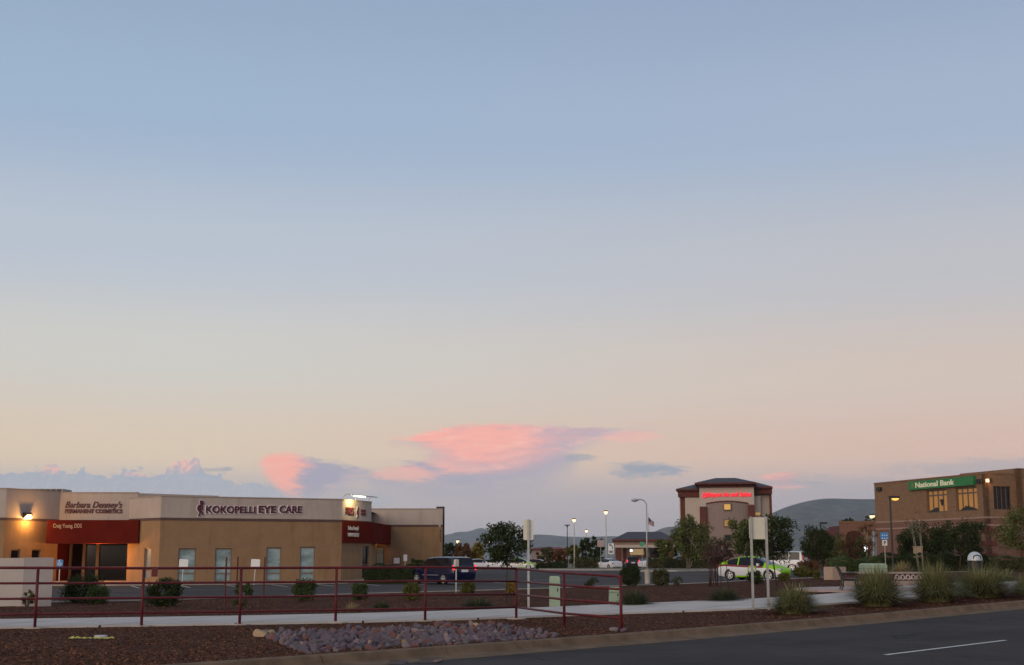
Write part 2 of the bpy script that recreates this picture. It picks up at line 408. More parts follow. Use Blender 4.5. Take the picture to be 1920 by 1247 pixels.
def terrs(X, Y):
    X = np.clip(np.asarray(X, float), -120, 120); Y = np.clip(np.asarray(Y, float), 0, 300)
    q = np.stack([X, Y], -1) / 50.0
    r2 = ((q[..., None, :] - _PP) ** 2).sum(-1)
    return np.clip(_phi(r2) @ _W[:len(_PP)] + _W[-3] + _W[-2] * q[..., 0] + _W[-1] * q[..., 1], -.15, 1.2)
def terr(x, y): return float(terrs(x, y))

def ray(px, py):
    a, b = px - 960.0, 623.5 - py
    return Vector((a, math.cos(PITCH) * FPX - math.sin(PITCH) * b, math.sin(PITCH) * FPX + math.cos(PITCH) * b)).normalized()
def G(px, py, dz=0.0):
    """photo pixel -> point where its ray meets the ground"""
    d = ray(px, py)
    ts = np.geomspace(12, 330, 90)
    zz = CAM_H + d.z * ts - terrs(d.x * ts, d.y * ts) - dz
    i = np.argmax(zz < 0)
    if not (zz < 0).any(): i = len(ts) - 1
    t = ts[i]
    if i > 0 and zz[i] < 0:
        a, c = ts[i - 1], ts[i]
        for _ in range(3):
            u = np.linspace(a, c, 9); q = CAM_H + d.z * u - terrs(d.x * u, d.y * u) - dz; j = max(1, int(np.argmax(q < 0))); a, c = u[j - 1], u[j]
        t = (a + c) / 2
    return Vector((d.x * t, d.y * t, terr(d.x * t, d.y * t)))
def D(px, py, Y):
    """photo pixel at a known depth"""
    d = ray(px, py); t = Y / d.y
    return Vector((d.x * t, Y, CAM_H + d.z * t))
def gx(px, Y):
    """ground point on a pixel column at a known depth"""
    x = D(px, 1048, Y).x
    return Vector((x, Y, terr(x, Y)))
def hit(A, B, px, py):
    """ray meets the vertical plane through A-B: (distance from A, height)"""
    d = ray(px, py); A = Vector(A[:2]); B = Vector(B[:2]); w = (B - A).normalized(); n = Vector((w.y, -w.x))
    t = A.dot(n) / Vector((d.x, d.y)).dot(n)
    p = Vector((d.x * t, d.y * t)) - A
    return p.dot(w), CAM_H + d.z * t

def resample(poly, n):
    P = np.array([(p[0], p[1]) for p in poly], float)
    s = np.concatenate([[0], np.cumsum(np.hypot(*np.diff(P, axis=0).T))])
    t = np.linspace(0, s[-1], n)
    return np.stack([np.interp(t, s, P[:, 0]), np.interp(t, s, P[:, 1])], -1)
def smooth_poly(poly, n):
    p = resample(poly, n)
    for _ in range(max(2, n // 12)):
        q = p.copy(); q[1:-1] = (p[:-2] + 2 * p[1:-1] + p[2:]) / 4; p = q
    return p
def ribbon(name, A, B, cross, dz, m, parent=None, rough=0.0):
    n = len(A); V = []; F = []
    for j in range(cross + 1):
        t = j / cross
        P = A * (1 - t) + B * t
        z = terrs(P[:, 0], P[:, 1]) + dz
        if rough and 0 < j < cross: z = z + np.array([random.uniform(-rough, rough) for _ in range(n)])
        V += [(P[i, 0], P[i, 1], z[i]) for i in range(n)]
    for j in range(cross):
        for i in range(n - 1):
            a = j * n + i; F.append((a, a + 1, a + n + 1, a + n))
    b = MB(); b.add(V, F); return b.build(name, m, parent, smooth=True)
def offset(P, d):
    T = np.gradient(P, axis=0); T /= np.linalg.norm(T, axis=1)[:, None]
    return P + np.stack([T[:, 1], -T[:, 0]], -1) * d

# ------------------------------------------------------------------ setting: outlines on the ground
def gp(L): return [tuple(G(*p)[:2]) for p in L]
K0 = gp([(460, 1238), (800, 1215), (1200, 1186), (1460, 1166), (1700, 1146), (1920, 1126.5)])
_d = (Vector(K0[0]) - Vector(K0[2])).normalized(); _e = (Vector(K0[-1]) - Vector(K0[-3])).normalized()
K0 = [tuple(Vector(K0[0]) + _d * 26)] + K0 + [tuple(Vector(K0[-1]) + _e * 40)]
KB = smooth_poly(K0, 140)
PN0 = gp([(0, 1179), (320, 1174), (600, 1169.5), (840, 1164), (1140, 1152), (1410, 1144), (1522, 1136), (1600, 1132), (1700, 1124), (1800, 1115), (1920, 1106)])
PF0 = gp([(0, 1164), (320, 1159.5), (600, 1154.5), (840, 1148), (1140, 1135), (1410, 1126), (1522, 1119), (1600, 1114), (1700, 1100), (1800, 1094), (1920, 1091)])
def extend(P, a, b):
    d0 = (Vector(P[0]) - Vector(P[1])).normalized(); d1 = (Vector(P[-1]) - Vector(P[-2])).normalized()
    return [tuple(Vector(P[0]) + d0 * a)] + P + [tuple(Vector(P[-1]) + d1 * b)]
PN = smooth_poly(extend(PN0, 24, 25), 160); PF = smooth_poly(extend(PF0, 24, 25), 160)
LF0 = gp([(0, 1131), (250, 1127), (400, 1122.5), (600, 1116), (800, 1110), (960, 1106), (1130, 1099), (1250, 1096.5), (1340, 1093), (1400, 1088.5), (1480, 1086)])
LF0 += [tuple(G(1560, 1082)[:2]), tuple(G(1640, 1078)[:2]), tuple(G(1760, 1073)[:2]), tuple(G(1920, 1070)[:2])]
LF = smooth_poly(extend(LF0, 24, 30), 160)

# ground sheet to the horizon (dropped under the built-up foreground)
xs = np.concatenate([-np.geomspace(8800, 140, 14), np.arange(-130, 131, 10), np.geomspace(140, 8800, 14)])
ys = np.concatenate([[-1400, -800, -200, -60, -20], np.arange(0, 181, 10), [185, 190, 195, 200, 210, 230, 260, 300], np.geomspace(360, 15000, 16)])
V = []; F = []
for y in ys:
    for x in xs:
        t = min(1, max(0, (y - 188) / 10.0))
        V.append((x, y, terr(x, y) - 0.45 * (1 - t) - 0.012))
nx = len(xs)
for j in range(len(ys) - 1):
    for i in range(nx - 1):
        a = j * nx + i; F.append((a, a + 1, a + nx + 1, a + nx))
b = MB(); b.add(V, F); tag(b.build('ground', M_EARTH), kind='structure')

tag(ribbon('gravel_verge', KB, resample(PN, 140), 14, 0.0, M_GRAVEL, rough=.012), kind='structure')
tag(ribbon('gravel_bed', PF, resample(LF, 160), 16, 0.0, M_GRAVEL, rough=.02), kind='structure')

# road with its lane dashes
RE = offset(KB, 0.82); RF = offset(KB, 34.0)
V = []; F = []; n = len(KB); zk = terrs(KB[:, 0], KB[:, 1]) - 0.165
for j in range(13):
    t = j / 12.0; P = RE * (1 - t) + RF * t
    V += [(P[i, 0], P[i, 1], zk[i] + 0.012 * j * (1 if j < 7 else 0) + (0.012 * 7 if j >= 7 else 0)) for i in range(n)]
for j in range(12):
    for i in range(n - 1):
        a = j * n + i; F.append((a, a + n, a + n + 1, a + 1))
b = MB(); b.add(V, F); road = tag(b.build('road', M_ASPH, smooth=True), kind='structure')
A = G(1660, 1227, -.14); B = G(1885, 1200.5, -.14)
w = (B - A); L = w.length; w.normalize(); nrm = Vector((w.y, -w.x, 0))
for k in (-1, 0, 1):
    a = A + w * k * 12.2; c = a + w * L
    def rz(p):
        i = int(np.argmin(((RE - np.array([p.x, p.y])) ** 2).sum(1))); dd = math.dist(RE[i], (p.x, p.y)); s = dd / 33.18 * 12
        return zk[i] + 0.012 * min(s, 7)
    q = [a - nrm * .055, c - nrm * .055, c + nrm * .055, a + nrm * .055]
    m_ = MB(); m_.add([(p.x, p.y, rz(p) + .006) for p in q], [(0, 3, 2, 1)])
    m_.build('lane_dash', M_PAINT, road)

# kerb and gutter in cast lengths
kerb = tag(bpy.data.objects.new('kerb', None), kind='structure'); COL.objects.link(kerb)
PROF = [(-.02, -.30), (-.02, .012), (.0, .022), (.15, .018), (.19, .0), (.26, -.115), (.30, -.135), (.83, -.158), (.83, -.30)]
seglen = 3.05
s = np.concatenate([[0], np.cumsum(np.hypot(*np.diff(KB, axis=0).T))])
t0 = 0.0
offs = {d: offset(KB, d) for d, _ in PROF}
while t0 < s[-1] - .5:
    t1 = min(t0 + seglen, s[-1]); tt = np.linspace(t0 + .008, t1 - .008, 5)
    b = MB(); V = []
    for t in tt:
        for d, z in PROF:
            P = offs[d]; x = np.interp(t, s, P[:, 0]); y = np.interp(t, s, P[:, 1])
            V.append((x, y, np.interp(t, s, zk) + .165 + z))
    npf = len(PROF); F = []
    for i in range(4):
        for k in range(npf - 1): F.append((i * npf + k, i * npf + k + 1, (i + 1) * npf + k + 1, (i + 1) * npf + k))
    F += [tuple(range(npf)), tuple(range(5 * npf - 1, 4 * npf - 1, -1))]
    b.add(V, F); b.build('kerb_stone', M_KERB, kerb); t0 = t1

# footpath in cast slabs
path = tag(ribbon('footpath', PN, PF, 4, -.02, M_JOINT), kind='structure')
nsl = 26
for k in range(nsl):
    f0, f1 = k / nsl, (k + 1) / nsl; gap = .0003
    idx = np.linspace((f0 + gap) * 159, (f1 - gap) * 159, 8)
    ar = np.arange(160)
    a = np.stack([np.interp(idx, ar, PN[:, 0]), np.interp(idx, ar, PN[:, 1])], -1); c = np.stack([np.interp(idx, ar, PF[:, 0]), np.interp(idx, ar, PF[:, 1])], -1)
    V = []; F = []
    for j in range(5):
        P = a * (1 - j / 4) + c * (j / 4); z = terrs(P[:, 0], P[:, 1]) + .05
        V += [(P[i, 0], P[i, 1], z[i]) for i in range(8)]
    for j in range(4):
        for i in range(7):
            q = j * 8 + i; F.append((q, q + 1, q + 9, q + 8))
    o = len(V); V += [(a[i, 0], a[i, 1], terr(*a[i]) - .08) for i in range(8)]
    F += [(i + 1, i, o + i, o + i + 1) for i in range(7)]
    for e0, j0 in ((0, 0), (7, 7)):
        pass
    b = MB(); b.add(V, F); b.build('slab', M_CONC, path)

# parking lot sheet and its front kerb
LB = resample([(LF[0][0] - 60, 188), (LF[-1][0] + 40, 188)], 160)
lot = tag(ribbon('parking_lot', LF, LB, 60, -.11, M_LOT), kind='structure')
b = MB(); V = []; F = []
LI = offset(LF, .0); LO = offset(LF, -.16)
for i in range(160):
    z = terr(*LF[i])
    V += [(LI[i, 0], LI[i, 1], z - .05), (LI[i, 0], LI[i, 1], z + .035), (LO[i, 0], LO[i, 1], z + .035), (LO[i, 0], LO[i, 1], z - .2)]
for i in range(159):
    for k in range(3): F.append((i * 4 + k, i * 4 + k + 1, i * 4 + k + 5, i * 4 + k + 4))
b.add(V, F); tag(b.build('parking_lot_kerb', M_KERBL), kind='structure')
def stripe(p, q, w=.06):
    p = Vector(p[:2]); q = Vector(q[:2]); d = (q - p).normalized(); n_ = Vector((d.y, -d.x)) * w
    b = MB(); N = 8; V = []
    for i in range(N + 1):
        c = p + (q - p) * i / N
        for sg in (-1, 1):
            e_ = c + n_ * sg; V.append((e_.x, e_.y, terr(e_.x, e_.y) - .11 + .008))
    b.add(V, [(2 * i, 2 * i + 1, 2 * i + 3, 2 * i + 2) for i in range(N)]); b.build('stall_line', M_PAINT, lot)
for k in range(9):
    a = Vector((-24.0 + k * 2.75, 85.5 + k * 1.1)); stripe(a, a + Vector((1.9, -5.0)))
for k in range(9):
    i = 40 + k * 8; a = Vector(offset(LF, -.4)[i]); dn = Vector(offset(LF, -5.4)[i]); stripe(a, dn)
stripe(G(960, 1078), G(1130, 1075)); stripe(G(1000, 1084), G(1090, 1084))

# planted islands at the far end of the lot
def island(pts, name='lot_island', h=.03):
    W = [G(*p) for p in pts]
    c = sum(W, Vector()) / len(W)
    poly = [(p.x, p.y) for p in W]; n = len(poly); b = MB()
    V = [(x, y, terr(x, y) - .2) for x, y in poly] + [(x, y, terr(x, y) + h) for x, y in poly]
    inn = [(c.x + (x - c.x) * .97, c.y + (y - c.y) * .97) for x, y in poly]
    V += [(x, y, terr(x, y) + h) for x, y in inn] + [(x, y, terr(x, y) + h - .02) for x, y in inn]
    b.add(V, [(i, (i + 1) % n, n + (i + 1) % n, n + i) for i in range(n)] + [(n + i, n + (i + 1) % n, 2 * n + (i + 1) % n, 2 * n + i) for i in range(n)] + [tuple(range(2 * n, 3 * n))])
    b.m = [0] * (2 * n) + [1]
    return tag(b.build(name, [M_KERBL, M_EARTH]), kind='structure')
island([(1190, 1070), (1270, 1069.5), (1350, 1068), (1352, 1064), (1270, 1063), (1200, 1064)])
island([(1010, 1067), (1100, 1068), (1170, 1067.5), (1165, 1064), (1090, 1063.5), (1015, 1064)])

# ------------------------------------------------------------------ hills
def ridge(name, prof, Y, depth, label=None):
    """prof: list of (px, py) skyline at distance Y"""
    pr = [D(px, py, Y) for px, py in prof]
    X = np.array([p.x for p in pr]); Z = np.array([p.z for p in pr])
    xx = np.linspace(X[0], X[-1], 120); zz = np.interp(xx, X, Z)
    for _ in range(3): zz[1:-1] = (zz[:-2] + 2 * zz[1:-1] + zz[2:]) / 4
    V = []; F = []; N = 120; M_ = 14
    rnd = np.random.RandomState(len(prof) * 7 + int(Y) % 97)
    nz = rnd.rand(M_ + 1, N)
    for _ in range(2): nz[:, 1:-1] = (nz[:, :-2] + nz[:, 1:-1] * 2 + nz[:, 2:]) / 4
    for j in range(M_ + 1):
        t = j / M_
        prf = math.sin(math.pi * min(1.0, t / .5) / 2) if t <= .5 else math.cos(math.pi * (t - .5))
        prf = max(0, prf)
        for i in range(N):
            k = 1.0 if abs(t - .5) < 1e-6 else (0.8 + .2 * nz[j, i] + .0)
            V.append((xx[i] * (1 + (t - .5) * depth / Y), Y + (t - .5) * depth, -2 + (zz[i] + 2) * prf * k))
    for j in range(M_):
        for i in range(N - 1):
            a = j * N + i; F.append((a, a + 1, a + N + 1, a + N))
    b = MB(); b.add(V, F); return tag(b.build(name, M_HILL, smooth=True), kind='structure')
ridge('hill', [(1200, 1049), (1240, 1040), (1330, 1020), (1400, 990), (1447, 962), (1480, 948), (1520, 938), (1550, 934), (1600, 936), (1660, 936), (1760, 945), (1900, 960), (2100, 990), (2300, 1047)], 6800, 2400)
ridge('hill', [(1080, 1049), (1150, 1020), (1220, 1000), (1245, 989), (1275, 986), (1330, 992), (1400, 1010), (1480, 1047)], 8200, 1800)
ridge('mountain', [(920, 1049), (960, 1012), (1000, 1002), (1030, 1003), (1060, 1006), (1100, 1007), (1150, 1005), (1200, 1010), (1300, 1030), (1360, 1048)], 10000, 2200)
ridge('mountain', [(560, 1049), (640, 1030), (700, 1012), (760, 1000), (810, 1004), (838, 1003), (862, 996), (875, 998), (895, 991), (903, 988), (915, 995), (950, 1003), (1000, 1010), (1060, 1024), (1100, 1048)], 12500, 2200)

# ------------------------------------------------------------------ text
def text_mesh(txt, bold=0.0, shear=0.0, depth=0.0, space=1.0):
    cu = bpy.data.curves.new('lettering', 'FONT'); cu.body = txt; cu.offset = bold; cu.shear = shear; cu.extrude = depth; cu.space_character = space; cu.resolution_u = 3
    o = bpy.data.objects.new('lettering', cu); COL.objects.link(o)
    dg = bpy.context.evaluated_depsgraph_get(); dg.update()
    me = bpy.data.meshes.new_from_object(o.evaluated_get(dg)); bpy.data.objects.remove(o); bpy.data.curves.remove(cu)
    return me
def lettering(txt, P0, right, up, width, height, m, parent, bold=.0, shear=0.0, proud=.03, name='lettering', space=1.0):
    """text fitted in a width x height box whose lower left corner is P0"""
    me = text_mesh(txt, bold, shear, 0.02, space)
    co = np.array([v.co[:] for v in me.vertices]); lo = co.min(0); hi = co.max(0)
    right = Vector(right).normalized(); up = Vector(up).normalized(); nrm = right.cross(up)
    for v in me.vertices:
        a = (v.co.x - lo[0]) / (hi[0] - lo[0]) * width; c = (v.co.y - lo[1]) / (hi[1] - lo[1]) * height; d = proud if v.co.z > 0 else 0.004
        v.co = Vector(P0) + right * a + up * c + nrm * d
    me.materials.clear(); me.materials.append(m)
    o = bpy.data.objects.new(name, me); COL.objects.link(o); o.parent = parent
    return o

# ------------------------------------------------------------------ walls with openings
def wall(b, A, B, z0, z1, t=.25, holes=(), mi=0):
    A = Vector(A[:2]); B = Vector(B[:2]); L = (B - A).length; w = (B - A) / L; n = Vector((w.y, -w.x))
    S = sorted({0.0, L} | {h[0] for h in holes} | {h[1] for h in holes}); Z = sorted({z0, z1} | {h[2] for h in holes} | {h[3] for h in holes})
    S = [s_ for s_ in S if 0 <= s_ <= L]; Z = [z for z in Z if z0 <= z <= z1]
    for i in range(len(S) - 1):
        for j in range(len(Z) - 1):
            cs, cz = (S[i] + S[i + 1]) / 2, (Z[j] + Z[j + 1]) / 2
            if any(h[0] < cs < h[1] and h[2] < cz < h[3] for h in holes): continue
            p = A + w * S[i]; q = A + w * S[i + 1]
            pi, qi = p - n * t, q - n * t
            b.add([(p.x, p.y, Z[j]), (q.x, q.y, Z[j]), (qi.x, qi.y, Z[j]), (pi.x, pi.y, Z[j]), (p.x, p.y, Z[j + 1]), (q.x, q.y, Z[j + 1]), (qi.x, qi.y, Z[j + 1]), (pi.x, pi.y, Z[j + 1])],
                  [(0, 3, 2, 1), (4, 5, 6, 7), (0, 1, 5, 4), (1, 2, 6, 5), (2, 3, 7, 6), (3, 0, 4, 7)], mi)
def slab_on(b, A, B, s0, s1, z0, z1, out, inn, mi=0):
    """box on a wall line: from `out` in front of the wall face to `inn` behind it"""
    A = Vector(A[:2]); B = Vector(B[:2]); w = (B - A).normalized(); n = Vector((w.y, -w.x))
    p, q = A + w * s0, A + w * s1
    c = [p + n * out, q + n * out, q - n * inn, p - n * inn]
    b.add([(v.x, v.y, z0) for v in c] + [(v.x, v.y, z1) for v in c], [(0, 3, 2, 1), (4, 5, 6, 7), (0, 1, 5, 4), (1, 2, 6, 5), (2, 3, 7, 6), (3, 0, 4, 7)], mi)
def window(parent, A, B, h, glass, frame=M_FRAME, mull=(), trans=(), deep=.14, fw=.075, name='window'):
    s0, s1, z0, z1 = h
    b = MB(); slab_on(b, A, B, s0, s1, z0, z1, -deep, deep + .03); g = b.build(name, glass, parent)
    b = MB()
    for a, c in ((s0, s0 + fw), (s1 - fw, s1)): slab_on(b, A, B, a, c, z0, z1, -deep + .05, deep)
    for a, c in ((z0, z0 + fw), (z1 - fw, z1)): slab_on(b, A, B, s0 + fw, s1 - fw, a, c, -deep + .048, deep)
    for s_ in mull: slab_on(b, A, B, s_ - fw / 2, s_ + fw / 2, z0 + fw, z1 - fw, -deep + .046, deep)
    for z in trans: slab_on(b, A, B, s0 + fw, s1 - fw, z - fw / 2, z + fw / 2, -deep + .044, deep)
    b.build('frame', frame, g)
    return g
def hole(A, B, x0, x1, y0, y1):
    a, z1 = hit(A, B, x0, y0); c, z0 = hit(A, B, x1, y1); return (a, c, z0, z1)

# ------------------------------------------------------------------ the eye-care shop
ZB = 0.02
shop = thing('shop_building', 'low tan and cream stucco shop with maroon canopies and eye care lettering', 'building', (0, 0, 0))
Z_ST0, Z_ST1, Z_TOP, Z_TOPL = 4.20, 4.38, 5.77, 6.28
A1, B1 = (-33.9, 90.0), (-31.8, 94.5)          # left block, receding wall
A0 = (-44.0, 90.4)
C1 = (-26.35, 94.5)                             # centre wall end
A2, B2 = (-26.5, 93.1), (-23.5, 90.0)           # slanting wall beside the entrance
A3, B3 = B2, (-12.0, 95.0)                      # long lettered wall
A4, B4 = B3, (-10.4, 99.5)                      # short side wall at the right corner
A5, B5 = (-12.4, 109.0), (-5.62, 109.0)         # rear wing
cuts = {}
H3 = [hole(A3, B3, *q) for q in ((335, 366, 1028, 1090.5), (404, 433.5, 1028, 1090.5), (500, 526.5, 1026.5, 1090), (563, 590, 1025.5, 1089.5))]
H1 = [hole(A1, B1, 21, 36, 1030, 1062), hole(A1, B1, 60, 75, 1030, 1062)]
H2 = [hole(A2, B2, 271, 281, 1028, 1086)]
H4 = [hole(A4, B4, 680, 691, 1024, 1085)]
H5 = [hole(A5, B5, 697.5, 720, 1025, 1068)]
def storey(A, B, holes, top, bandit=True):
    b = MB(); wall(b, A, B, ZB - .3, Z_ST0, .3, holes); b.build('wall', M_TAN, shop)
    b = MB(); slab_on(b, A, B, 0, (Vector(B) - Vector(A)).length, Z_ST0, Z_ST1, .02, .3); b.build('band', M_STRIPE, shop)
    b = MB(); wall(b, A, B, Z_ST1, top, .3); b.build('parapet', M_CREAM, shop)
def one(A, B, z0, z1, m_, name):
    b = MB(); wall(b, A, B, z0, z1, .3); b.build(name, m_, shop)
storey(A0, A1, [], Z_TOPL); storey(A1, B1, H1, Z_TOPL); storey(A2, B2, H2, Z_TOP); storey(A3, B3, H3, Z_TOP); storey(A4, B4, H4, Z_TOP); storey(A5, B5, H5, 5.62)
one(B1, C1, Z_ST1 - .15, Z_TOPL - .06, M_CREAM, 'parapet')                       # cream wall over the entrance
one(C1, (-21.5, 98.5), Z_TOP - .4, Z_TOPL - .06, M_CREAM, 'parapet')             # its return, seen over the lower parapet
one(B4, (-10.9, 109.0), ZB - .3, Z_ST0, M_TAN, 'wall'); one(B4, (-11.2, 105.0), Z_ST0, Z_TOP, M_CREAM, 'parapet')
one(B5, (-7.6, 124), ZB - .3, Z_ST0, M_TAN, 'wall'); one(B5, (-7.6, 124), Z_ST0, 5.62, M_CREAM, 'parapet')
for A, B, z in ((A0, A1, Z_TOPL), (A1, B1, Z_TOPL), (B1, C1, Z_TOPL - .06), (A2, B2, Z_TOP), (A3, B3, Z_TOP), (A4, B4, Z_TOP), (A5, B5, 5.62)):
    b = MB(); slab_on(b, A, B, 0, (Vector(B) - Vector(A)).length, z, z + .07, .035, .34); b.build('parapet_cap', M_CAP, shop)
b = MB()   # flat roof behind the parapets
b.add([(-44, 90.8, 5.3), (-34, 90.6, 5.3), (-32, 95, 5.3), (-26.4, 95, 5.3), (-23.4, 90.6, 5.3), (-12.4, 95.5, 5.3), (-11, 100, 5.3), (-11, 124, 5.3), (-44, 124, 5.3)], [tuple(range(9))])
b.add([(-12.4, 109.4, 5.1), (-5.6, 109.4, 5.1), (-7.8, 124, 5.1), (-12.4, 124, 5.1)], [(0, 1, 2, 3)])
b.build('roof', M_CAP, shop)
for h in H3: window(shop, A3, B3, h, M_BLINDS_REFL, M_BRONZE, trans=[h[2] + .55])
for h in H1: window(shop, A1, B1, h, M_GLASSD)
for h in H2: window(shop, A2, B2, h, mat('glass_frosted', (.22, .25, .25), .45, .1, spec=.2), M_BRONZE, trans=[h[2] + .6])
for h in H4:
    d_ = window(shop, A4, B4, h, M_GLASSD, M_FRAME, name='door', trans=[h[2] + 1.0])
for h in H5: window(shop, A5, B5, h, M_BLINDS_REFL, M_FRAME)
zj = hit(A3, B3, 480, 1026)[1] + .06
for x0, x1 in ((299, 640),):
    b = MB(); slab_on(b, A3, B3, .1, 12.4, zj, zj + .025, .004, .0); b.build('control_joint', M_BRONZE, shop)
for x in (337, 431, 501, 588):
    b = MB(); s_ = hit(A3, B3, x, 1000)[0]; slab_on(b, A3, B3, s_, s_ + .025, zj + .03, Z_ST0 - .01, .004, .0); b.build('control_joint', M_BRONZE, shop)
# recessed entrance: glazed doors between timber posts
Y_E = 97.2; EA, EB = (-33.0, Y_E), (-24.6, Y_E)
b = MB(); wall(b, (-31.9, 94.6), (-31.9, Y_E), ZB - .3, Z_ST1 - .2, .25); wall(b, (-25.4, Y_E), (-25.4, 94.2), ZB - .3, Z_ST1 - .2, .25)
b.box(-32.4, -25.2, 94.42, Y_E, 3.05, 3.2); b.build('entrance_recess', M_REDF, shop)
xz = lambda px, py, Y=Y_E: (D(px, py, Y).x - EA[0], D(px, py, Y).z)
e0, _ = xz(104, 1030); e1, _ = xz(238, 1030)
wins = [(106, 130), (134, 155), (160, 181), (185, 236)]
zt = 3.05
b = MB(); slab_on(b, EA, EB, e0 - 1, e1 + 1.2, ZB, zt, -.2, .3); b.build('entrance_glass', M_GLASSD, shop)
for x0, x1 in ((130, 134.5), (155, 160.5), (180.5, 186)):
    b = MB(); slab_on(b, EA, EB, xz(x0, 1030)[0], xz(x1, 1030)[0], ZB, zt, .0, .18); b.build('door_post', M_BRONZE, shop)
b = MB()
for x0, x1 in wins: slab_on(b, EA, EB, xz(x0, 1030)[0] + .02, xz(x1, 1030)[0] - .02, 1.05, 1.11, -.16, .19)
b.build('door_rail', M_BRONZE, shop)
# maroon canopies
def canopy(p, q, z0, z1, depth, name='canopy'):
    b = MB(); slab_on(b, p, q, 0, (Vector(q) - Vector(p)).length, z0, z1, 0, depth); return b.build(name, M_REDF, shop)
cz0 = D(170, 1019, 91.8).z; cz1 = D(170, 975, 91.8).z
cp, cq = (D(87, 1000, 91.8).x, 91.8), (D(259.5, 1000, 91.8).x, 91.8)
canopy(cp, cq, cz0, cz1, 2.65)
kp, kmid, kq = (-11.885, 94.96), (-10.25, 99.58), (D(733, 1000, 108.9).x, 108.85)
kz0 = hit(kp, kmid, 660, 1017.5)[1]; kz1 = hit(kp, kmid, 660, 977)[1]
canopy(kp, kmid, kz0, kz1, .1); canopy(kmid, kq, kz0, kz1, .45)
# lettering
def on_wall(A, B, x0, x1, y0, y1):
    """box on wall from pixels: lower-left point, right dir, width, height"""
    s0, zb = hit(A, B, x0, y1); s1, _ = hit(A, B, x1, y1); _, zt_ = hit(A, B, x0, y0)
    w = (Vector(B[:2]) - Vector(A[:2])).normalized()
    P = Vector((A[0] + w.x * s0, A[1] + w.y * s0, zb))
    return P, Vector((w.x, w.y, 0)), s1 - s0, zt_ - zb
UP = (0, 0, 1)
def sign(txt, A, B, box, m, **k):
    P, r, w, h = on_wall(A, B, *box); return lettering(txt, P, r, UP, w, h, m, shop, **k)
M_LET_EDGE = mat('letters_edge', (.86, .80, .82), .5)
for x0, x1, t in ((385.5, 478, 'KOKOPELLI'), (484, 517, 'EYE'), (523, 565, 'CARE')):
    sign(t, A3, B3, (x0 - 1.8, x1 - .4, 947.4, 963.4), M_LET_EDGE, bold=.04, proud=.05, name='lettering_edge')
    sign(t, A3, B3, (x0, x1, 948, 962), M_LETTER, bold=.03, proud=.09)
sign("Barbara Denney's", B1, C1, (122, 229, 940, 956), M_LETTER, shear=.32, bold=.012, proud=.06)
sign('PERMANENT COSMETICS', B1, C1, (122, 229, 954.5, 962.5), M_LETTER, bold=.04, proud=.06)
M_LETG = mat('letters_gold', (.62, .38, .22), .5)
sign('Craig Young, DDS', cp, cq, (99.5, 153, 982, 992), M_LETG, proud=.03, bold=.005)
M_LETW = mat('letters_white', (.62, .60, .58), .5)
sign("Barbara Denney's", kp, kmid, (652, 672, 985.5, 996), M_LETW, shear=.25, bold=.02, proud=.03)
sign('PERMANENT COSMETICS', kp, kmid, (652, 672.5, 999, 1006), M_LETW, bold=.045, proud=.03)
for k_, ch in enumerate('3250'):
    sign(ch, A5, B5, (822.5, 827.5, 993 + k_ * 6, 998 + k_ * 6), M_LETTER, bold=.03, proud=.03)
# hump-backed flute player emblem before the lettering
def emblem(A, B, box, parent, m, edge, mirror=False, grow=1.0):
    P, r, w, h = on_wall(A, B, *box)
    def poly(pts, d, mm, name):
        if mirror: pts = [(1 - x, y) for x, y in pts]
        n_ = Vector(r).cross(Vector(UP)); c = [P + r * (x * w) + Vector(UP) * (y * h) for x, y in pts]
        b = MB(); k = len(c); b.add([v + n_ * d for v in c] + [v for v in c], [tuple(range(k))] + [(i, i + k, (i + 1) % k + k, (i + 1) % k) for i in range(k)])
        return b.build(name, mm, parent)
    fig = [(.45, 1.0), (.70, 1.0), (.92, .92), (.95, .78), (.80, .70), (.85, .60), (.88, .42), (.74, .40), (.72, .58), (.58, .62), (.66, .46), (.68, .34), (.80, .27), (.92, .26), (.86, .14), (.95, .07), (.70, .07), (.72, .20), (.52, .22), (.46, .10), (.52, .02), (.20, .0), (.28, .07), (.40, .24), (.20, .34), (.08, .46), (.10, .60), (.28, .71), (.50, .73), (.40, .84)]
    big = [((x - .5) * 1.14 + .46, (y - .5) * 1.07 + .49) for x, y in fig]
    poly(big, .04, edge, 'emblem_edge'); poly(fig, .08, m, 'emblem')
emblem(A3, B3, (367.5, 381.5, 938, 968), shop, M_LETTER, M_LET_EDGE)
M_SIGNR = mat('panel_sign_red', (.16, .016, .016), .6)
for box, txt in (((648, 662.5, 951, 956.8), 'KOKO'), ((648, 663, 958, 964), 'PELLI'), ((676.5, 685, 955, 960), 'EYE'), ((676.5, 685.5, 961, 966), 'CARE')):
    sign(txt, A4, B4, box, M_SIGNR, bold=.05, proud=.06)
emblem(A4, B4, (667, 671.5, 950, 970), shop, M_LETTER, M_LET_EDGE)
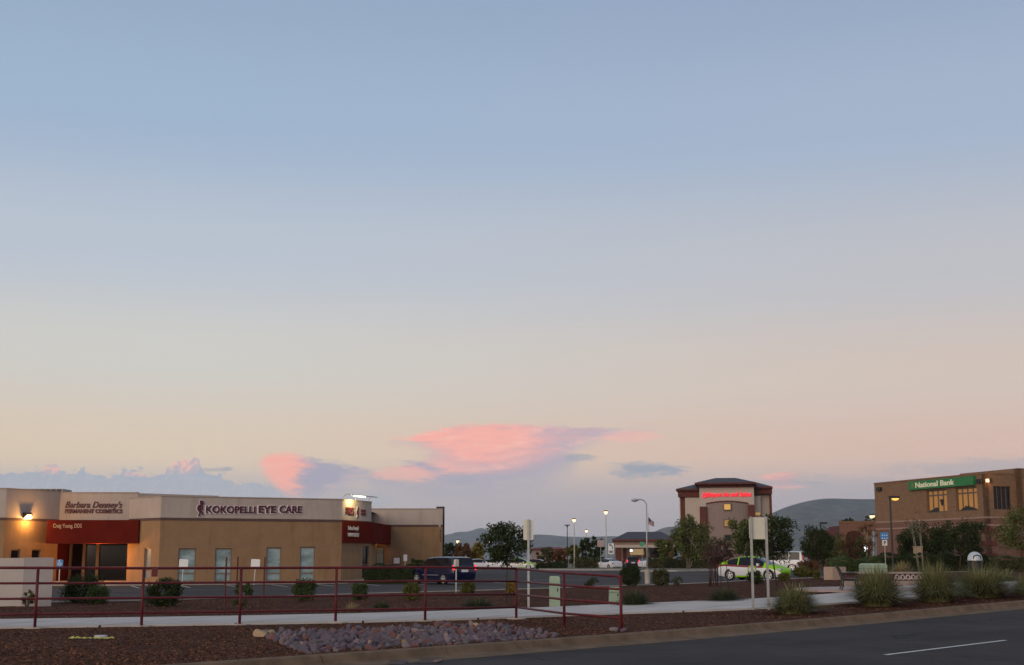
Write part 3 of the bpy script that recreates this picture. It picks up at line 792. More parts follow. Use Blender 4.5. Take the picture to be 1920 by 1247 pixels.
# sign lamp rail above the corner panel
b = MB(); w4 = (Vector(B4) - Vector(A4)).normalized(); n4 = Vector((w4.y, -w4.x))
def on4(s_, out, z): p = Vector(A4) + w4 * s_ + n4 * out; return (p.x, p.y, z)
for s_ in (.15, 2.0, 3.2, 4.3): b.tube([on4(s_, .02, Z_TOP - .1), on4(s_, .04, Z_TOP + .28), on4(s_, .3, Z_TOP + .42), on4(s_, .62, Z_TOP + .36)], .025, 6)
b.tube([on4(.1, .62, Z_TOP + .36), on4(4.4, .62, Z_TOP + .36)], .035, 6); lr = b.build('sign_lamp_rail', M_GALV, shop)
b = MB(); b.tube([on4(.5, .62, Z_TOP + .30), on4(2.4, .62, Z_TOP + .30)], .05, 8); b.build('lamp_tube', emis('tube_glow', (1, .85, .5), 4.0), lr)
def point(name, loc, energy, col, r=.08):
    l = bpy.data.lights.new(name, 'POINT'); l.energy = energy; l.color = col; l.shadow_soft_size = r
    o = bpy.data.objects.new(name, l); COL.objects.link(o); o.location = loc; return o
point('sign_lamp_light', on4(1.1, .6, Z_TOP + .1), 110, (1, .78, .35))
# wall lamp on the left block and the light under the entrance canopy
s_, z_ = hit(A1, B1, 48, 967)
w1 = (Vector(B1) - Vector(A1)).normalized(); n1_ = Vector((w1.y, -w1.x)); q = Vector(A1) + w1 * s_
wl = thing('wall_lamp', 'lit orange wall lamp on the cream band of the shop', 'lamp', (q.x, q.y, z_))
b = MB()
b.add([(n1_.x * a + w1.x * c, n1_.y * a + w1.y * c, z) for a, z in ((.0, .22), (.32, .2), (.36, .06), (.0, -.2)) for c in (-.26, .26)],
      [(0, 2, 3, 1), (2, 4, 5, 3), (0, 6, 4, 2), (1, 3, 5, 7), (0, 1, 7, 6)]); b.build('housing', M_DARK, wl)
b = MB(); b.add([(n1_.x * a + w1.x * c, n1_.y * a + w1.y * c, z) for a, z in ((.34, .04), (.36, -.20), (.02, -.22)) for c in (-.21, .21)], [(0, 2, 3, 1), (2, 4, 5, 3), (0, 4, 2), (1, 3, 5)]); b.build('lens', E_WARM, wl)
point('wall_lamp_light', (q.x + n1_.x * .55, q.y + n1_.y * .55, z_ - .35), 170, (1, .5, .12))
dl = thing('downlight', 'small bright ceiling light under the maroon entrance canopy', 'lamp', (D(208, 1022, 95.6).x, 95.6, 3.05))
b = MB(); b.tube([(0, 0, 0), (0, 0, -.05)], .13, 12); b.build('trim_ring', M_WHITE, dl)
b = MB(); b.tube([(0, 0, -.05), (0, 0, -.07)], .09, 12); b.build('lens', E_WARM, dl)
point('entrance_light', (-28.2, 92.35, 2.35), 300, (1, .42, .10), .15)
point('side_entrance_light', (D(712, 1020, 108).x, 107.6, 3.0), 14, (1, .42, .10), .1)
# roof unit
ru = D(78, 921, 99); b = MB(); b.box(-1.9, 1.9, -1, 1, -.9, .12)
for k in range(9): b.box(-1.8 + k * .41, -1.5 + k * .41, -1.03, -1.0, -.05, .08, 1)
tag(b.build('roof_unit', [M_CAP, M_DARK], loc=(ru.x, 99, ru.z)), 'flat grey air conditioning unit on the left roof of the shop', 'roof unit')
# paved apron before the shop
b = MB(); V = [(-45, 84, 0), (-31, 86.0, 0), (-25, 86.4, 0), (-22.4, 87.2, 0), (-11.2, 92.2, 0), (-7.2, 107.2, 0), (-5.0, 107.6, 0), (-5.0, 109.3, 0), (-12, 109.3, 0), (-10.4, 99, 0), (-12, 95.5, 0), (-23.5, 90.5, 0), (-26, 98, 0), (-33, 98, 0), (-34, 90.5, 0), (-45, 91, 0)]
n = len(V); V2 = [(x, y, terr(x, y) - .2) for x, y, _ in V] + [(x, y, terr(x, y) + .03) for x, y, _ in V]
b.add(V2, [tuple(range(n, 2 * n))] + [(i, (i + 1) % n, n + (i + 1) % n, n + i) for i in range(n)]); tag(b.build('shop_pavement', mat('pavement', (.36, .29, .24), .9, .1, 1.5)), kind='structure')
# notice box on the rear wing
s_, z_ = hit(A5, B5, 744, 1051); b = MB(); b.box(-.32, .32, -.08, 0, -.32, .32); b.box(-.24, .24, -.1, -.08, -.24, .22, 1)
b.build('notice_box', [M_FRAME, M_WHITE], shop, loc=(A5[0] + s_, A5[1] - .0, z_))

# white stucco monument wall at the left edge
mb_ = G(41, 1137); b = MB()
zt = D(41, 1045.5, mb_.y).z - mb_.z
mw = thing('monument_wall', 'thick white stucco entrance wall behind the railing, cut by left edge', 'wall', mb_)
P0 = Vector((0, 0)); 
b.add([(0, 0, -.3), (.86, .42, -.3), (.62, 1.0, -.3), (-.2, .7, -.3), (0, 0, zt), (.86, .42, zt), (.62, 1.0, zt), (-.2, .7, zt)], [(4, 5, 6, 7), (0, 1, 5, 4), (1, 2, 6, 5), (2, 3, 7, 6), (3, 0, 4, 7)])
b.add([(-2.6, .02, -.3), (-.004, .0, -.3), (-.2, .7, -.3), (-2.6, .7, -.3), (-2.6, .02, zt - .03), (-.004, .0, zt - .01), (-.2, .7, zt - .01), (-2.6, .7, zt - .03)], [(4, 5, 6, 7), (0, 1, 5, 4), (2, 3, 7, 6), (3, 0, 4, 7)])
b.build('wall', M_MONU, mw)

# ------------------------------------------------------------------ maroon pipe railing
posts_px = [(-140, 1181), (65, 1178.5), (265, 1175), (449, 1172), (629, 1168.5), (797, 1165), (968, 1161), (1058, 1174.5), (1165, 1184)]
PB = [G(*p) for p in posts_px]
rail = thing('pipe_railing', 'long maroon four-rail pipe railing beside the footpath with a short return', 'railing', PB[0])
o0 = PB[0]
RH = [D(p[0], y, PB[i].y).z - PB[i].z for i, (p, y) in enumerate(zip(posts_px, (1064.5, 1064.8, 1065.5, 1065, 1064.5, 1063.5, 1066, 1071.5, 1078)))]
for i, p in enumerate(PB):
    b = MB(); q = p - o0; b.tube([q + Vector((0, 0, -.2)), q + Vector((0, 0, RH[i] - .01))], .036, 10); b.build('post', M_RAIL, rail, smooth=True)
    if 1 <= i <= 6:
        b = MB(); r_ = .19; b.add([(q.x + r_ * math.cos(a) * 1.4, q.y + r_ * math.sin(a), q.z + z) for z in (-.05, .03) for a in [k * math.pi / 4 for k in range(8)]], [tuple(range(8, 16))] + [(k, (k + 1) % 8, 8 + (k + 1) % 8, 8 + k) for k in range(8)]); b.build('footing', M_KERBL, rail)
for fr in (1.0, .745, .49, .235):
    pts = [PB[i] - o0 + Vector((0, 0, RH[i] * fr)) for i in range(7)]
    b = MB(); b.tube(pts, .034 if fr == 1 else .029, 10); b.build('rail', M_RAIL, rail, smooth=True)
    pts = [PB[i] - o0 + Vector((0, 0, RH[i] * fr - (.03 if i > 6 and fr == 1 else 0))) for i in (6, 7, 8)]
    b = MB()
    if fr == 1:
        d_ = (pts[2] - pts[1]).normalized(); pts = pts[:2] + [pts[2] - d_ * .22, pts[2] - d_ * .08 + Vector((0, 0, -.02)), pts[2] + Vector((0, 0, -.10))]
    b.tube(pts, .034 if fr == 1 else .029, 10); b.build('rail', M_RAIL, rail, smooth=True)
q = D(290, 1072, PB[2].y - .3) - o0; b = MB(); b.box(q.x - .07, q.x + .07, q.y - .03, q.y + .03, q.z - .12, q.z + .1); b.build('bracket', M_RAIL, rail)

# ------------------------------------------------------------------ rocks
ROCKM = [mat('rock_mauve', (.125, .090, .112), .9, .25, 4.0, .6, 20), mat('rock_grey', (.115, .10, .112), .9, .25, 4.0, .6, 20), mat('rock_red', (.165, .075, .065), .9, .25, 4.0, .6, 20), mat('rock_pale', (.225, .165, .16), .9, .25, 4.0, .6, 20), mat('rock_tan', (.42, .29, .17), .9, .2, 4.0, .6, 20)]
def rock_mesh(seed, m):
    rnd = random.Random(seed); bm = bmesh.new(); bmesh.ops.create_icosphere(bm, subdivisions=2, radius=1.15)
    ax = [Vector((rnd.gauss(0, 1), rnd.gauss(0, 1), rnd.gauss(0, 1))).normalized() for _ in range(11)]; lim = [rnd.uniform(.42, .85) for _ in ax]
    for v in bm.verts:
        for a, l in zip(ax, lim):
            d_ = v.co.dot(a)
            if d_ > l: v.co -= a * (d_ - l)
        v.co += Vector((rnd.gauss(0, .02), rnd.gauss(0, .02), rnd.gauss(0, .02)))
    bmesh.ops.remove_doubles(bm, verts=bm.verts, dist=.05)
    me = bpy.data.meshes.new('rock'); bm.to_mesh(me); bm.free(); me.materials.append(m); return me
RM = [rock_mesh(k, ROCKM[(0, 1, 0, 2, 3, 0, 1, 0, 0, 1, 1, 0)[k % 12]]) for k in range(18)]
TANR = [rock_mesh(100 + k, ROCKM[4]) for k in range(2)]
poly_px = [(495, 1189), (560, 1186), (640, 1183), (720, 1180), (800, 1176), (900, 1174), (965, 1176), (1010, 1184), (1050, 1192), (1040, 1196), (940, 1203), (860, 1208), (740, 1216), (640, 1221), (575, 1227), (545, 1215), (510, 1200)]
def inside(x, y, P):
    c = False
    for i in range(len(P)):
        (x1, y1), (x2, y2) = P[i], P[i - 1]
        if (y1 > y) != (y2 > y) and x < (x2 - x1) * (y - y1) / (y2 - y1) + x1: c = not c
    return c
rb_o = G(780, 1200)
rbed = thing('riprap_bed', 'bed of loose purple grey riprap stones between railing and kerb', 'rock bed', rb_o)
rnd = random.Random(5); pts = []; tries = 0
while len(pts) < 900 and tries < 14000:
    tries += 1
    x = rnd.uniform(490, 1055); y = rnd.uniform(1172, 1229)
    if not inside(x, y, poly_px): continue
    g = G(x, y); r_ = rnd.choice((.05, .06, .07, .085, .10, .13)) * (1.0 if x < 960 else .8)
    if any((g - p).length < (r_ + q_) * .62 for p, q_ in pts): continue
    pts.append((g, r_))
pts.sort(key=lambda q: -q[1])
fill = MB()
for g, r_ in pts[290:]:
    me = rnd.choice(RM); M3 = Matrix.Rotation(rnd.uniform(0, 6), 3, 'X') @ Matrix.Rotation(rnd.uniform(0, 6), 3, 'Z')
    fill.add([g - rb_o + M3 @ v.co * r_ * 1.1 + Vector((0, 0, r_ * .05)) for v in me.vertices], [tuple(p.vertices) for p in me.polygons], rnd.choice((0, 0, 0, 1, 1, 1, 3, 2)))
tag(fill.build('small_rocks', ROCKM[:4], rbed), kind='stuff')
for g, r_ in pts[:290]:
    o = bpy.data.objects.new('rock', rnd.choice(RM) if rnd.random() > .04 else rnd.choice(TANR)); COL.objects.link(o); o.parent = rbed
    o.location = g - rb_o + Vector((0, 0, r_ * .12)); o.rotation_euler = (rnd.uniform(0, 6), rnd.uniform(0, 6), rnd.uniform(0, 6)); o.scale = (r_ * rnd.uniform(.9, 1.35), r_ * rnd.uniform(.8, 1.1), r_ * rnd.uniform(.7, .95))
def lone_rock(px, py, r_, label, me):
    g = G(px, py); o = bpy.data.objects.new('rock', me); COL.objects.link(o); o.location = g + Vector((0, 0, r_ * .35)); o.scale = (r_ * 1.4, r_, r_ * .7); o.rotation_euler = (0, 0, px)
    tag(o, label, 'rock')
lone_rock(487, 1193, .16, 'pale tan boulder at the left tip of the riprap stones', TANR[0])
lone_rock(504, 1191, .18, 'larger orange tan boulder at the left tip of the riprap', TANR[1])
lone_rock(1152, 1184, .12, 'pale stone against the foot of the railing end post', RM[4])
lone_rock(1172, 1184.5, .08, 'tiny whitish stone just past the railing end post', RM[7])

for x_, y_, r_, lab in ((804, 1238, .13, 'dark stone lying in the gutter under a kerb joint'), (746, 1241, .12, 'dark stone lying in the gutter near the bottom edge'), (822, 1239, .07, 'pale pebble beside a dark stone in the gutter')):
    g = G(x_, y_, -.13); o = bpy.data.objects.new('gutter_stone', RM[4] if 'pale' in lab else RM[1]); COL.objects.link(o); o.location = (g.x, g.y, g.z - .13); o.scale = (r_ * 1.5, r_, r_ * .5); o.rotation_euler = (0, 0, .7); tag(o, lab, 'stone')
# loose gravel scattered over the near verge and beds
def gravel(name, n, region, rmin, rmax, m, seed):
    rnd = random.Random(seed); b = MB(); k = 0
    base = [Vector(v) for v in ((1, 0, 0), (-1, 0, 0), (0, 1, 0), (0, -1, 0), (0, 0, 1))]
    X = []
    while len(X) < n:
        x, y = rnd.uniform(region[0], region[1]), rnd.uniform(region[2], region[3])
        if region[4](x, y): X.append((x, y))
    P = [G(*p) for p in X]
    for g in P:
        r_ = rnd.uniform(rmin, rmax); a = rnd.uniform(0, 6.28); ca, sa = math.cos(a), math.sin(a)
        vs = []
        for v in base:
            x, y, z = v.x * r_ * rnd.uniform(.7, 1.4), v.y * r_ * rnd.uniform(.6, 1.1), v.z * r_ * rnd.uniform(.5, 1.1)
            vs.append((g.x + x * ca - y * sa, g.y + x * sa + y * ca, g.z + z))
        b.add(vs, [(0, 2, 4), (2, 1, 4), (1, 3, 4), (3, 0, 4)])
    return tag(b.build(name, m), 'loose reddish brown gravel scattered over the planting strips', 'gravel', kind='stuff')
M_PEB = mat('gravel_stones', (.105, .048, .029), .95, .3, 3.0, island=.8, spec=.05)
kx = np.array([300, 460, 800, 1200, 1460, 1700, 1920]); ky = np.array([1250, 1238, 1215, 1186, 1166, 1146, 1126])
pnx = np.array([0, 320, 600, 840, 1140, 1410, 1522, 1600, 1700, 1920]); pny = np.array([1179, 1174, 1169.5, 1164, 1152, 1144, 1136, 1132, 1124, 1106])
pfy = np.array([1164, 1159.5, 1154.5, 1148, 1135, 1126, 1119, 1114, 1100, 1091])
gravel('gravel', 6500, (0, 1900, 1108, 1250, lambda x, y: np.interp(x, pnx, pny) + 1 < y < np.interp(x, kx, ky) - 1.5), .014, .036, M_PEB, 1)
gravel('gravel', 2600, (0, 1560, 1085, 1164, lambda x, y: np.interp(x, [0, 250, 600, 960, 1340, 1560], [1133, 1129, 1118, 1108, 1095, 1088]) < y < np.interp(x, pnx, pfy) - 1), .018, .04, M_PEB, 2)

# yellow tape and lid on the gravel
g = G(170, 1200); tp = thing('warning_tape', 'crumpled yellow tape lying on the gravel near the footpath', 'tape', g); b = MB()
rnd = random.Random(3)
def tape(pts, w):
    V = []
    for i, p in enumerate(pts):
        V += [(p[0], p[1] - w / 2 * rnd.uniform(.5, 1.3), p[2]), (p[0], p[1] + w / 2, p[2] + rnd.uniform(0, .025))]
    b.add(V, [(2 * i, 2 * i + 1, 2 * i + 3, 2 * i + 2) for i in range(len(pts) - 1)])
tape([(-.42 + .035 * i, .05 * math.sin(i * .6), .03 + .008 * (i % 3)) for i in range(25)], .15)
tape([(-.45 + .05 * i, .12 * math.sin(i * 2.1), .03 + .02 * (i % 2)) for i in range(6)], .14); tape([(.3 + .04 * i, .08 * math.cos(i * 1.7), .03 + .02 * (i % 2)) for i in range(5)], .12)
b.build('strip', M_YELLOW, tp)
g = G(189, 1195.5); b = MB(); b.tube([(0, 0, -.03), (0, 0, .035), (0, 0, .05)], [.14, .14, .12], 18)
tag(b.build('valve_lid', mat('lid_white', (.5, .47, .46), .7), loc=g), 'small round white valve lid beside the yellow tape', 'lid')

# ------------------------------------------------------------------ plants
def leaf_mat(name, c, c2=None, var=.25):
    return mat(name, c, .75, var, 1.3, island=.5, spec=.1, col2=c2)
L_DARK = leaf_mat('leaf_dark', (.033, .046, .016))
L_MID = leaf_mat('leaf_mid', (.060, .085, .028))
L_YEL = leaf_mat('leaf_yellow_green', (.105, .105, .025))
L_GOLD = leaf_mat('leaf_gold', (.26, .17, .025))
L_OLIVE = leaf_mat('leaf_olive', (.075, .075, .035))
L_RUST = leaf_mat('leaf_rust', (.115, .058, .026))
L_TREE = leaf_mat('leaf_tree', (.034, .047, .017))
L_TREEL = leaf_mat('leaf_tree_light', (.095, .110, .036))
L_PURP = leaf_mat('leaf_purple', (.070, .040, .036))
G_GREEN = leaf_mat('blade_green', (.15, .175, .070), (.20, .19, .09))
G_DRY = leaf_mat('blade_dry', (.30, .24, .12))
G_DULL = leaf_mat('blade_dull', (.065, .080, .040))

def leaves(b, clumps, n, size, rnd, spread=1.0, flat=.0):
    for _ in range(n):
        c, r_ = rnd.choice(clumps)
        d = Vector((rnd.gauss(0, 1), rnd.gauss(0, 1), rnd.gauss(0, 1)))
        d = d.normalized() * (rnd.random() ** .45) * r_ * spread
        p = Vector(c) + d
        u = Vector((rnd.gauss(0, 1), rnd.gauss(0, 1), rnd.gauss(0, 1))).normalized(); w = u.orthogonal().normalized()
        w = (w * math.cos(rnd.uniform(0, 6.28)) + u.cross(w) * math.sin(rnd.uniform(0, 6.28))).normalized()
        s_ = size * rnd.uniform(.6, 1.3)
        b.add([p - u * s_ * .6, p + w * s_ * .28, p + u * s_ * .6, p - w * s_ * .28], [(0, 1, 2, 3)])
def clumps_in(rx, ry, rz, cz, n, rnd, shell=.5, cr=.3, floor=None, boxy=0.0):
    out = []
    while len(out) < n:
        d = Vector((rnd.gauss(0, 1), rnd.gauss(0, 1), rnd.gauss(0, 1))).normalized() * ((shell ** 3 + (1 - shell ** 3) * rnd.random()) ** (1 / 3)) * rnd.uniform(.88, 1.06)
        if boxy: d = Vector([math.copysign(abs(c) ** (1 - boxy), c) for c in d])
        p = Vector((d.x * rx, d.y * ry, cz + d.z * rz))
        if floor is not None and p.z < floor: continue
        out.append((p, cr * rnd.uniform(.6, 1.3)))
    return out
def shrub(px, ytop, ybot, wpx, label, m=L_DARK, n=2200, size=.06, seed=None, shell=.45, name='shrub', group=None, sparse=False, Y=None, cat='shrub'):
    g = G(px, ybot) if Y is None else gx(px, Y)
    sc = g.y / 2536.0; w = wpx * sc * .5; h = (ybot - ytop) * sc if Y is None else D(px, ytop, g.y).z - g.z
    rnd = random.Random(seed or int(px * 13 + ytop))
    t = thing(name, label, cat, g, 0, group)
    cr = min(w, h) * (.2 if sparse else .30); n = int(n * (1.3 if sparse else 2.4))
    cl = clumps_in(w * .80, w * .8, h * .42, h * .47, 18 if sparse else 80, rnd, shell, cr, h * .04, 0.0 if sparse else .28)
    b = MB(); leaves(b, cl, n, size * max(1.0, g.y / 75), rnd); b.build('foliage', m, t)
    b = MB()
    for c, r_ in rnd.sample(cl, 9 if not sparse else 14):
        b.tube([(c.x * .12, c.y * .12, -.08), (c.x * .5, c.y * .5, c.z * .55), c], [.016, .011, .005], 5)
    b.build('stem', M_BARK, t)
    return t
# in the bed before the parking lot, from the left
shrub(50, 1098, 1138, 40, 'sparse yellowish shrub in front of the white stucco wall', L_YEL, 420, .075, sparse=True)
shrub(153, 1077, 1130, 82, 'big dark round shrub in front of the shop entrance', L_DARK, 3400, .06)
shrub(184, 1096, 1133, 46, 'lighter small shrub leaning on the big dark shrub by the entrance', L_MID, 1700, .055)
shrub(307, 1084, 1137, 74, 'dark flat-topped shrub below the corner of the shop', L_DARK, 3200, .06)
shrub(570, 1083, 1127, 50, 'round yellow-tipped shrub below the fourth shop window', L_MID, 2000, .06)
shrub(674, 1092, 1125, 36, 'small round shrub below the right corner canopy of the shop', L_MID, 1500, .055)
shrub(772, 1092, 1125, 38, 'small round shrub below the front wheel of the blue van', L_YEL, 1500, .055)
shrub(878, 1089, 1114, 32, 'small upright yellow-green shrub below the rear of the blue van', L_YEL, 1100, .06)
shrub(957, 1089, 1112, 22, 'small bright golden shrub beside the railing corner post', L_GOLD, 800, .06)
shrub(1110, 1081, 1101, 34, 'thin low dark shrub behind the return of the railing', L_DARK, 420, .07, sparse=True)
shrub(1182, 1060, 1099, 46, 'dark dense shrub just past the railing end post', L_DARK, 2400, .07)
shrub(1240, 1066, 1099, 38, 'yellow-topped round shrub beside the street light base', L_OLIVE, 1900, .07)
shrub(1270, 1076, 1101, 24, 'thin straggly shrub right of the yellow-topped shrub', L_MID, 320, .07, sparse=True)
shrub(1416, 1070, 1096, 34, 'small dark shrub in front of the door of the green-white car', L_DARK, 900, .07)
shrub(1470, 1074, 1090, 26, 'small yellow-green shrub at the nose of the green-white car', L_YEL, 600, .07)
shrub(1503, 1062, 1083, 34, 'pale yellow-green shrub right of the green-white car', L_YEL, 1100, .07)
shrub(1515, 1050, 1082, 46, 'reddish dark shrub behind the pale yellow-green one', L_RUST, 1800, .08)
shrub(1531, 1066, 1086, 16, 'little pale shrub left of the concrete block', L_YEL, 500, .07)
# hedges
def hedge(x0, x1, ytop, ybot, Y, depth, label, m=L_DARK, n=5000, size=.10, name='hedge'):
    a, c = gx(x0, Y), gx(x1, Y); mid = (a + c) / 2; L = (c - a).length; h = D((x0 + x1) / 2, ytop, Y).z - mid.z
    rnd = random.Random(int(x0 * 3 + Y)); t = thing(name, label, 'hedge', mid)
    b = MB(); hx, hy = L / 2, depth / 2
    for _ in range(n):
        f = rnd.random(); u = rnd.uniform(-1, 1); v = rnd.uniform(0, 1)
        lump = 1 + .10 * math.sin(u * L * 1.3 + Y) + .05 * math.sin(u * L * 3.1)
        if f < .55: p = Vector((u * hx, -hy + abs(rnd.gauss(0, .1)), v * h * lump))
        elif f < .9: p = Vector((u * hx, rnd.uniform(-hy, hy), h * lump - abs(rnd.gauss(0, .06)) * h))
        else: p = Vector((rnd.choice((-hx, hx)), rnd.uniform(-hy, hy), v * h * lump))
        u_ = Vector((rnd.gauss(0, 1), rnd.gauss(0, 1), rnd.gauss(0, 1))).normalized(); w = u_.orthogonal().normalized(); s_ = size * rnd.uniform(.6, 1.3)
        b.add([p - u_ * s_ * .6, p + w * s_ * .3, p + u_ * s_ * .6, p - w * s_ * .3], [(0, 1, 2, 3)])
    b.build('foliage', m, t)
    b = MB(); b.box(-hx * .96, hx * .96, -hy * .7, hy * .8, -.1, h * .8); b.build('inner_occluder', m, t)  # solid box added inside the leaves to block light
    return t
hedge(686, 776, 1060, 1089, 91.0, 1.6, 'dark clipped hedge between the shop side door and the blue van', n=3600, size=.09)
hedge(772, 798, 1050, 1085, 97.5, 1.4, 'short taller hedge just behind the front of the blue van', n=1600, size=.1)
hedge(1215, 1352, 1046, 1066, 172, 3, 'long low hedge in the island before the hotel', L_OLIVE, 5200, .17)
hedge(1556, 1642, 1047, 1070, 98, 3, 'bright green clipped hedge left of the bank sign post', L_MID, 4600, .11)
hedge(1640, 1765, 1040, 1066, 106, 2, 'dark hedge in front of the left half of the bank', L_DARK, 5200, .12)
hedge(1765, 1862, 1041, 1066, 107, 2, 'dark hedge in front of the right half of the bank', L_DARK, 4600, .12)
hedge(1862, 1990, 1045, 1064, 100, 2, 'olive hedge at right edge of photo below the bank', L_OLIVE, 4600, .12)
hedge(1006, 1062, 1053, 1066, 186, 2, 'low dark hedge beyond the parking lot behind the parked cars', L_DARK, 1600, .18)
hedge(1078, 1132, 1046, 1064, 192, 2.5, 'pale dry hedge left of the white sedan', L_OLIVE, 2200, .2)

def grass(px, ytop, ybot, wpx, label, m=G_GREEN, n=900, dry=0, seed=None, group=None, lean=1.0, wid=.011):
    g = G(px, ybot); sc = g.y / 2536.0; w = wpx * sc * .5 * 1.75; h = (ybot - ytop) * sc * 1.1
    rnd = random.Random(seed or int(px + ytop * 3)); t = thing('grass_clump', label, 'grass clump', g, 0, group)
    def blades(n, hh, ww, wd, straight):
        b = MB()
        for _ in range(n):
            a = rnd.uniform(0, 6.28); d = Vector((math.cos(a), math.sin(a), 0)); side = Vector((-d.y, d.x, 0))
            r0 = rnd.random() ** .5 * ww * .30; reach = (rnd.random() ** .6) * ww * .85 * (1 - straight); top = hh * rnd.uniform(.55, 1.05) * (1 - .62 * min(1, (r0 + reach) / ww) ** 1.7)
            p0 = d * r0; V = []
            tw = rnd.uniform(-.25, .25)
            for k in range(5):
                s_ = k / 4; c = p0 + d * reach * s_ ** 1.5 + side * tw * ww * .5 * s_ + Vector((0, 0, -.05 + top * (1 - (1 - s_) ** 1.6)))
                if s_ > .7 and reach > ww * .5: c.z -= hh * .10 * (s_ - .7) / .3
                wdk = wd * (1 - .85 * s_); V += [c - side * wdk, c + side * wdk]
            b.add(V, [(2 * k, 2 * k + 1, 2 * k + 3, 2 * k + 2) for k in range(4)])
        return b
    blades(n, h, w, wid * max(1, g.y / 45), 0.0).build('blades', m, t)
    if dry: blades(dry, h * 1.12, w * .7, wid * .8, .35).build('dry_stalks', G_DRY, t)
    return t
grass(1490, 1089, 1150, 92, 'green fountain grass clump right of the two-post sign', G_GREEN, 1500, 20)
grass(1646, 1057, 1136, 100, 'tall rounded grass clump beside the bench', G_GREEN, 2300, 60)
grass(1755, 1050, 1128, 92, 'tall grass clump with straw seed stalks left of the bin', G_GREEN, 2000, 150)
grass(1842, 1056, 1119, 120, 'wide grass clump in front of the litter bin', G_GREEN, 2300, 70)
grass(1925, 1072, 1114, 60, 'grass clump cut by the right edge of the photo', G_GREEN, 900, 30)
grass(1692, 1050, 1082, 46, 'small dry grass clump behind the scroll wall', G_DRY, 500, 40)
grass(1885, 1064, 1092, 50, 'small low grass clump before the bank driveway', G_GREEN, 500, 10)
grass(715, 1122, 1143, 40, 'low green grass tuft below the small shrubs by the blue van', G_DULL, 420)
grass(660, 1124, 1147, 32, 'low dry grass tuft near the fourth railing post', G_DRY, 240)
grass(897, 1115, 1143, 66, 'wide low green tuft left of the railing corner', G_DULL, 800)
grass(1190, 1100, 1136, 56, 'wide low dark tuft past the railing end post', G_DULL, 900)
grass(1357, 1097, 1128, 62, 'wide low dark tuft in the bed below the purple shrub', G_DULL, 900)

def tree(px, ybase, ytop, label, crown, m=L_TREE, bark=M_BARK, n=3800, size=.10, tr=.05, stems=1, Y=None, seed=None, nclump=60, nbr=26, name='tree', group=None, lean=0.0, shell=.35, cr=.16):
    """crown: (x_left, x_right, y_top, y_bottom) pixels"""
    g = G(px, ybase) if Y is None else gx(px, Y)
    Yd = g.y; sc = Yd / 2536.0; rnd = random.Random(seed or int(px * 7 + ytop))
    t = thing(name, label, 'tree', g, 0, group)
    x0, x1, y0, y1 = crown; ct, cb = D(px, y0, Yd).z - g.z, max(.2, D(px, y1, Yd).z - g.z)
    cx = D((x0 + x1) / 2, 1048, Yd).x - g.x; rx = (x1 - x0) * sc / 2; rz = (ct - cb) / 2; cz = (ct + cb) / 2
    cl = [(p + Vector((cx, 0, 0)), r_) for p, r_ in clumps_in(rx * .9, rx * .85, rz * .92, cz, nclump, rnd, shell, min(rx, rz) * cr * 1.75)]
    b = MB(); leaves(b, cl, n, size * max(1.0, Yd / 110), rnd); b.build('crown', m, t)
    b = MB()
    forks = []
    for k in range(stems):
        a = rnd.uniform(0, 6.28); sp = 0 if stems == 1 else rx * .35
        top = Vector((cx * .8 + math.cos(a) * sp, math.sin(a) * sp, cz + rz * .25))
        f = Vector((math.cos(a) * .05 * stems, math.sin(a) * .05, 0))
        mid = f + (top - f) * .5 + Vector((rnd.uniform(-.06, .06), 0, 0))
        b.tube([f + Vector((0, 0, -.15)), mid, top], [tr, tr * .75, tr * .3], 7); forks.append((f, mid, top))
    b.build('trunk', bark, t, smooth=True)
    b = MB()
    for c, r_ in [rnd.choice(cl) for _ in range(nbr)]:
        f, mid, top = rnd.choice(forks); s_ = rnd.uniform(.1, .9); st = mid + (top - mid) * s_
        b.tube([st, (st + c) / 2 + Vector((0, 0, rz * .08)), c], [tr * .4, tr * .25, tr * .1], 5)
    b.build('branches', bark, t)
    return t
tree(946, 1131, 975, 'young dark tree behind the railing corner with a thin trunk', (893, 1003, 974, 1063), L_TREE, M_BARK, 5200, .085, .03, nclump=80, cr=.17)
tree(1456, 1106, 958, 'young round tree behind the two-post sign above the white van', (1386, 1502, 957, 1062), L_TREE, M_BARKR, 5600, .095, .035, nclump=80)
tree(1290, 1060, 966, 'pale-trunked young tree left of the hotel bay', (1255, 1342, 966, 1052), L_TREEL, M_BARKP, 8500, .17, .08, 3, Y=150, nclump=64)
tree(1392, 1060, 962, 'young tree in front of the right side of the hotel', (1362, 1428, 962, 1052), L_TREEL, M_BARKP, 6500, .17, .08, 2, Y=150, nclump=50)
tree(1330, 1062, 1000, 'sparse thin tree before the hotel bay', (1312, 1366, 1000, 1052), L_OLIVE, M_BARK, 1500, .14, .06, 3, Y=140, nclump=40)
tree(1345, 1099, 1008, 'bare purplish multi-stem shrub tree left of the green-white car', (1306, 1386, 1012, 1066), L_PURP, M_BARKR, 1300, .08, .022, 11, nclump=60, nbr=150)
tree(1530, 1062, 982, 'dark bushy tree left of the bank wing', (1498, 1568, 982, 1062), L_TREE, M_BARK, 7000, .13, .06, 2, Y=105, nclump=56)
tree(1588, 1060, 1000, 'rusty young tree before the bank arches', (1572, 1612, 996, 1050), L_RUST, M_BARK, 1500, .11, .05, 1, Y=110, nclump=34)
tree(1626, 1062, 978, 'thin gold-leaved young tree with a pale trunk by the bank arches', (1606, 1650, 976, 1040), L_RUST, M_BARKP, 1300, .11, .06, 1, Y=108, nclump=34)
tree(1702, 1060, 965, 'dark tree at the left of the bank front', (1676, 1758, 970, 1056), L_TREE, M_BARK, 6200, .14, .06, 1, Y=112, nclump=46)
